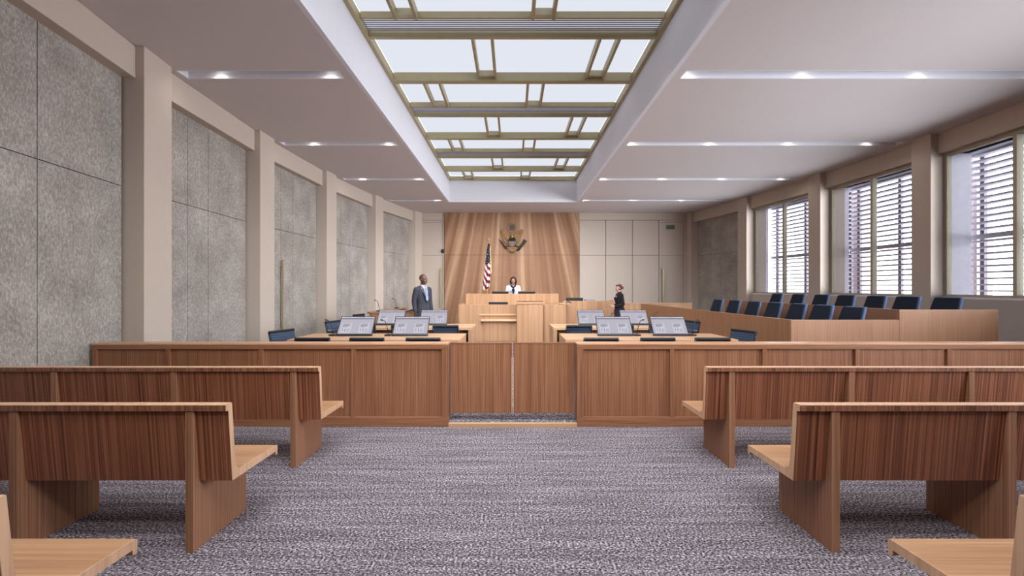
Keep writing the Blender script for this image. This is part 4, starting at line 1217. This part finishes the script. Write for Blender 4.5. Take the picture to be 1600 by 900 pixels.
mx = px(661, 0, 9.55).x
person('person', 'man in grey suit, white shirt and pale tie standing before the wood feature wall', (mx, 9.55, ZF), R(50), .985, M['skin_dark'], build_man)
person('person', 'woman in black with pinned-up hair standing by the witness stand, hands forward', (px(967.5, 0, 11.35).x, 11.35, ZF), R(-82), .945, M['skin_light'], build_clerk)
t = person('person', 'woman with dark bobbed hair and white blouse seated behind the judge\'s bench', (px(802, 0, 13.12).x, 13.12, .50), 0, 1.03, M['skin_tan'], build_judge)
t = thing('judge_chair', 'low black chair under the seated woman behind the judge\'s bench', 'chair', (px(802, 0, 13.12).x, 13.17, .50))
b = MB(); b.box(-.25, .25, -.28, .24, .33, .40); obj('seat', b, M['black'], t, bevel=0.02)
b = MB(); b.prism_x([(.20, .41), (.265, .93), (.325, .93), (.26, .41)], -.19, .19); obj('backrest', b, M['black'], t, bevel=0.02)
b = MB(); b.lathe([(.26, 0), (.26, .02), (.05, .06), (.035, .08), (.035, .33)], 20); obj('pedestal', b, M['charcoal'], t)

# ------------------------------------------------------------------ outdoors: pale building across the street
t = thing('street_building', 'pale pink building outside seen through the window louvres', 'building', (22, 14, -4))
b = MB(); b.box(0, 6, -12, -2.2, 0, 8.2); obj('facade', b, M['ext_pink'], t)
b = MB()
for zz in (1.2, 4.6):
    for yy in range(6): b.box(-.03, 0, -11.4 + yy * 1.55, -10.5 + yy * 1.55, zz, zz + 1.9)
obj('window_band', b, M['ext_glass'], t)
b = MB(); b.box(-.25, 6.2, -12.2, -2.0, 8.2, 8.5); obj('cornice', b, M['ext_white'], t)
gr = MB(); gr.box(9.7, 60, -40, 60, -4.2, -4.0); struct('ground', gr, M['louvre'])

# ------------------------------------------------------------------ light
SKY, E_SKYL, E_DOWN = 6.0, 46, 11
TILT = {1: -16, 2: -16, 3: -18, 4: -30, 5: -34}
E_WIN = {1: 36, 2: 24, 3: 24, 4: 21, 5: 18}
w = bpy.data.worlds.new('sky'); S.world = w; w.use_nodes = True
bg = w.node_tree.nodes['Background']; bg.inputs[0].default_value = (0.90, 0.93, 1.0, 1); bg.inputs[1].default_value = SKY

def area(name, loc, rot, sx, sy, e, col=(1, 1, 1), spread=PI):
    l = bpy.data.lights.new(name, 'AREA'); l.shape = 'RECTANGLE'; l.size = sx; l.size_y = sy; l.energy = e; l.color = col; l.spread = spread
    o = bpy.data.objects.new(name, l); COL.objects.link(o); o.location = loc; o.rotation_euler = rot; return o
# added lamps under the skylight, tilted to boost its daylight on upright surfaces
for y in (-.4, 1.0, 2.4, 3.9, 5.3, 6.7, 8.1, 9.5, 10.9, 12.3):
    area('skylight_daylight_fill', (0, y, ZC + .05), (R(32), 0, 0), 3.9, .5, E_SKYL, (0.97, 0.98, 1.0), R(118))
# downlights in the ceiling slots
for x, y, z in lamp_pts:
    l = bpy.data.lights.new('downlight', 'SPOT'); l.energy = E_DOWN; l.spot_size = R(150); l.spot_blend = .8; l.color = (1, .93, .86); l.shadow_soft_size = .05
    o = bpy.data.objects.new('downlight', l); COL.objects.link(o); o.location = (x, y, z + .02)
# daylight portals in the window openings
for o in [q for q in bpy.data.objects if q.name.startswith('window_') and q.get('kind') == 'structure']:
    fr = [c for c in o.children if c.name.startswith('window_frame')][0]
    L = max(v.co.y for v in fr.data.vertices)
    l = bpy.data.lights.new('window_portal', 'AREA'); l.shape = 'RECTANGLE'; l.size = HEAD - SILL; l.size_y = L; l.cycles.is_portal = True
    for k in range(5):  # added lamp strips inside the glass, turned down the room to boost daylight
        ll = bpy.data.lights.new('window_daylight_fill', 'AREA'); ll.shape = 'RECTANGLE'; ll.size = HEAD - SILL - .2; ll.size_y = .3; ll.energy = E_WIN[int(o.name.split('_')[1])] * .6; ll.spread = R(104); ll.color = (.90, .93, 1.0)
        q = bpy.data.objects.new('window_daylight_fill', ll); COL.objects.link(q); q.parent = o
        q.location = (-.085, .24 + (L - .58) * k / 4, (HEAD + SILL) / 2); q.rotation_euler = (0, R(90), R(TILT[int(o.name.split('_')[1])]))
    q = bpy.data.objects.new('window_portal', l); COL.objects.link(q); q.parent = o
    q.location = (.085, L / 2, (HEAD + SILL) / 2); q.rotation_euler = (0, R(90), 0)
# soft outdoor sun through thin cloud, coming from the street side and behind the viewer
sl_ = bpy.data.lights.new('sun', 'SUN'); sl_.energy = 15; sl_.angle = R(60); sl_.color = (.97, .97, 1.0)
so_ = bpy.data.objects.new('sun', sl_); COL.objects.link(so_); so_.rotation_euler = Vector((-.60, .74, -.26)).to_track_quat('-Z', 'Y').to_euler()
# wall-washer above the feature wall
area('wall_washer', (0, YB - .42, ZC - .012), (R(-28), 0, 0), 5.0, .06, 38, (1, .88, .74), R(120))

S.view_settings.view_transform = 'Standard'; S.view_settings.look = 'None'
S.view_settings.exposure = 0.15; S.view_settings.gamma = 1.0
S.view_settings.use_curve_mapping = False
S.cycles.use_denoising = True
S.cycles.max_bounces = 8; S.cycles.diffuse_bounces = 5; S.cycles.transparent_max_bounces = 12
S.cycles.sample_clamp_indirect = 4.0
S.cycles.caustics_reflective = False; S.cycles.caustics_refractive = False
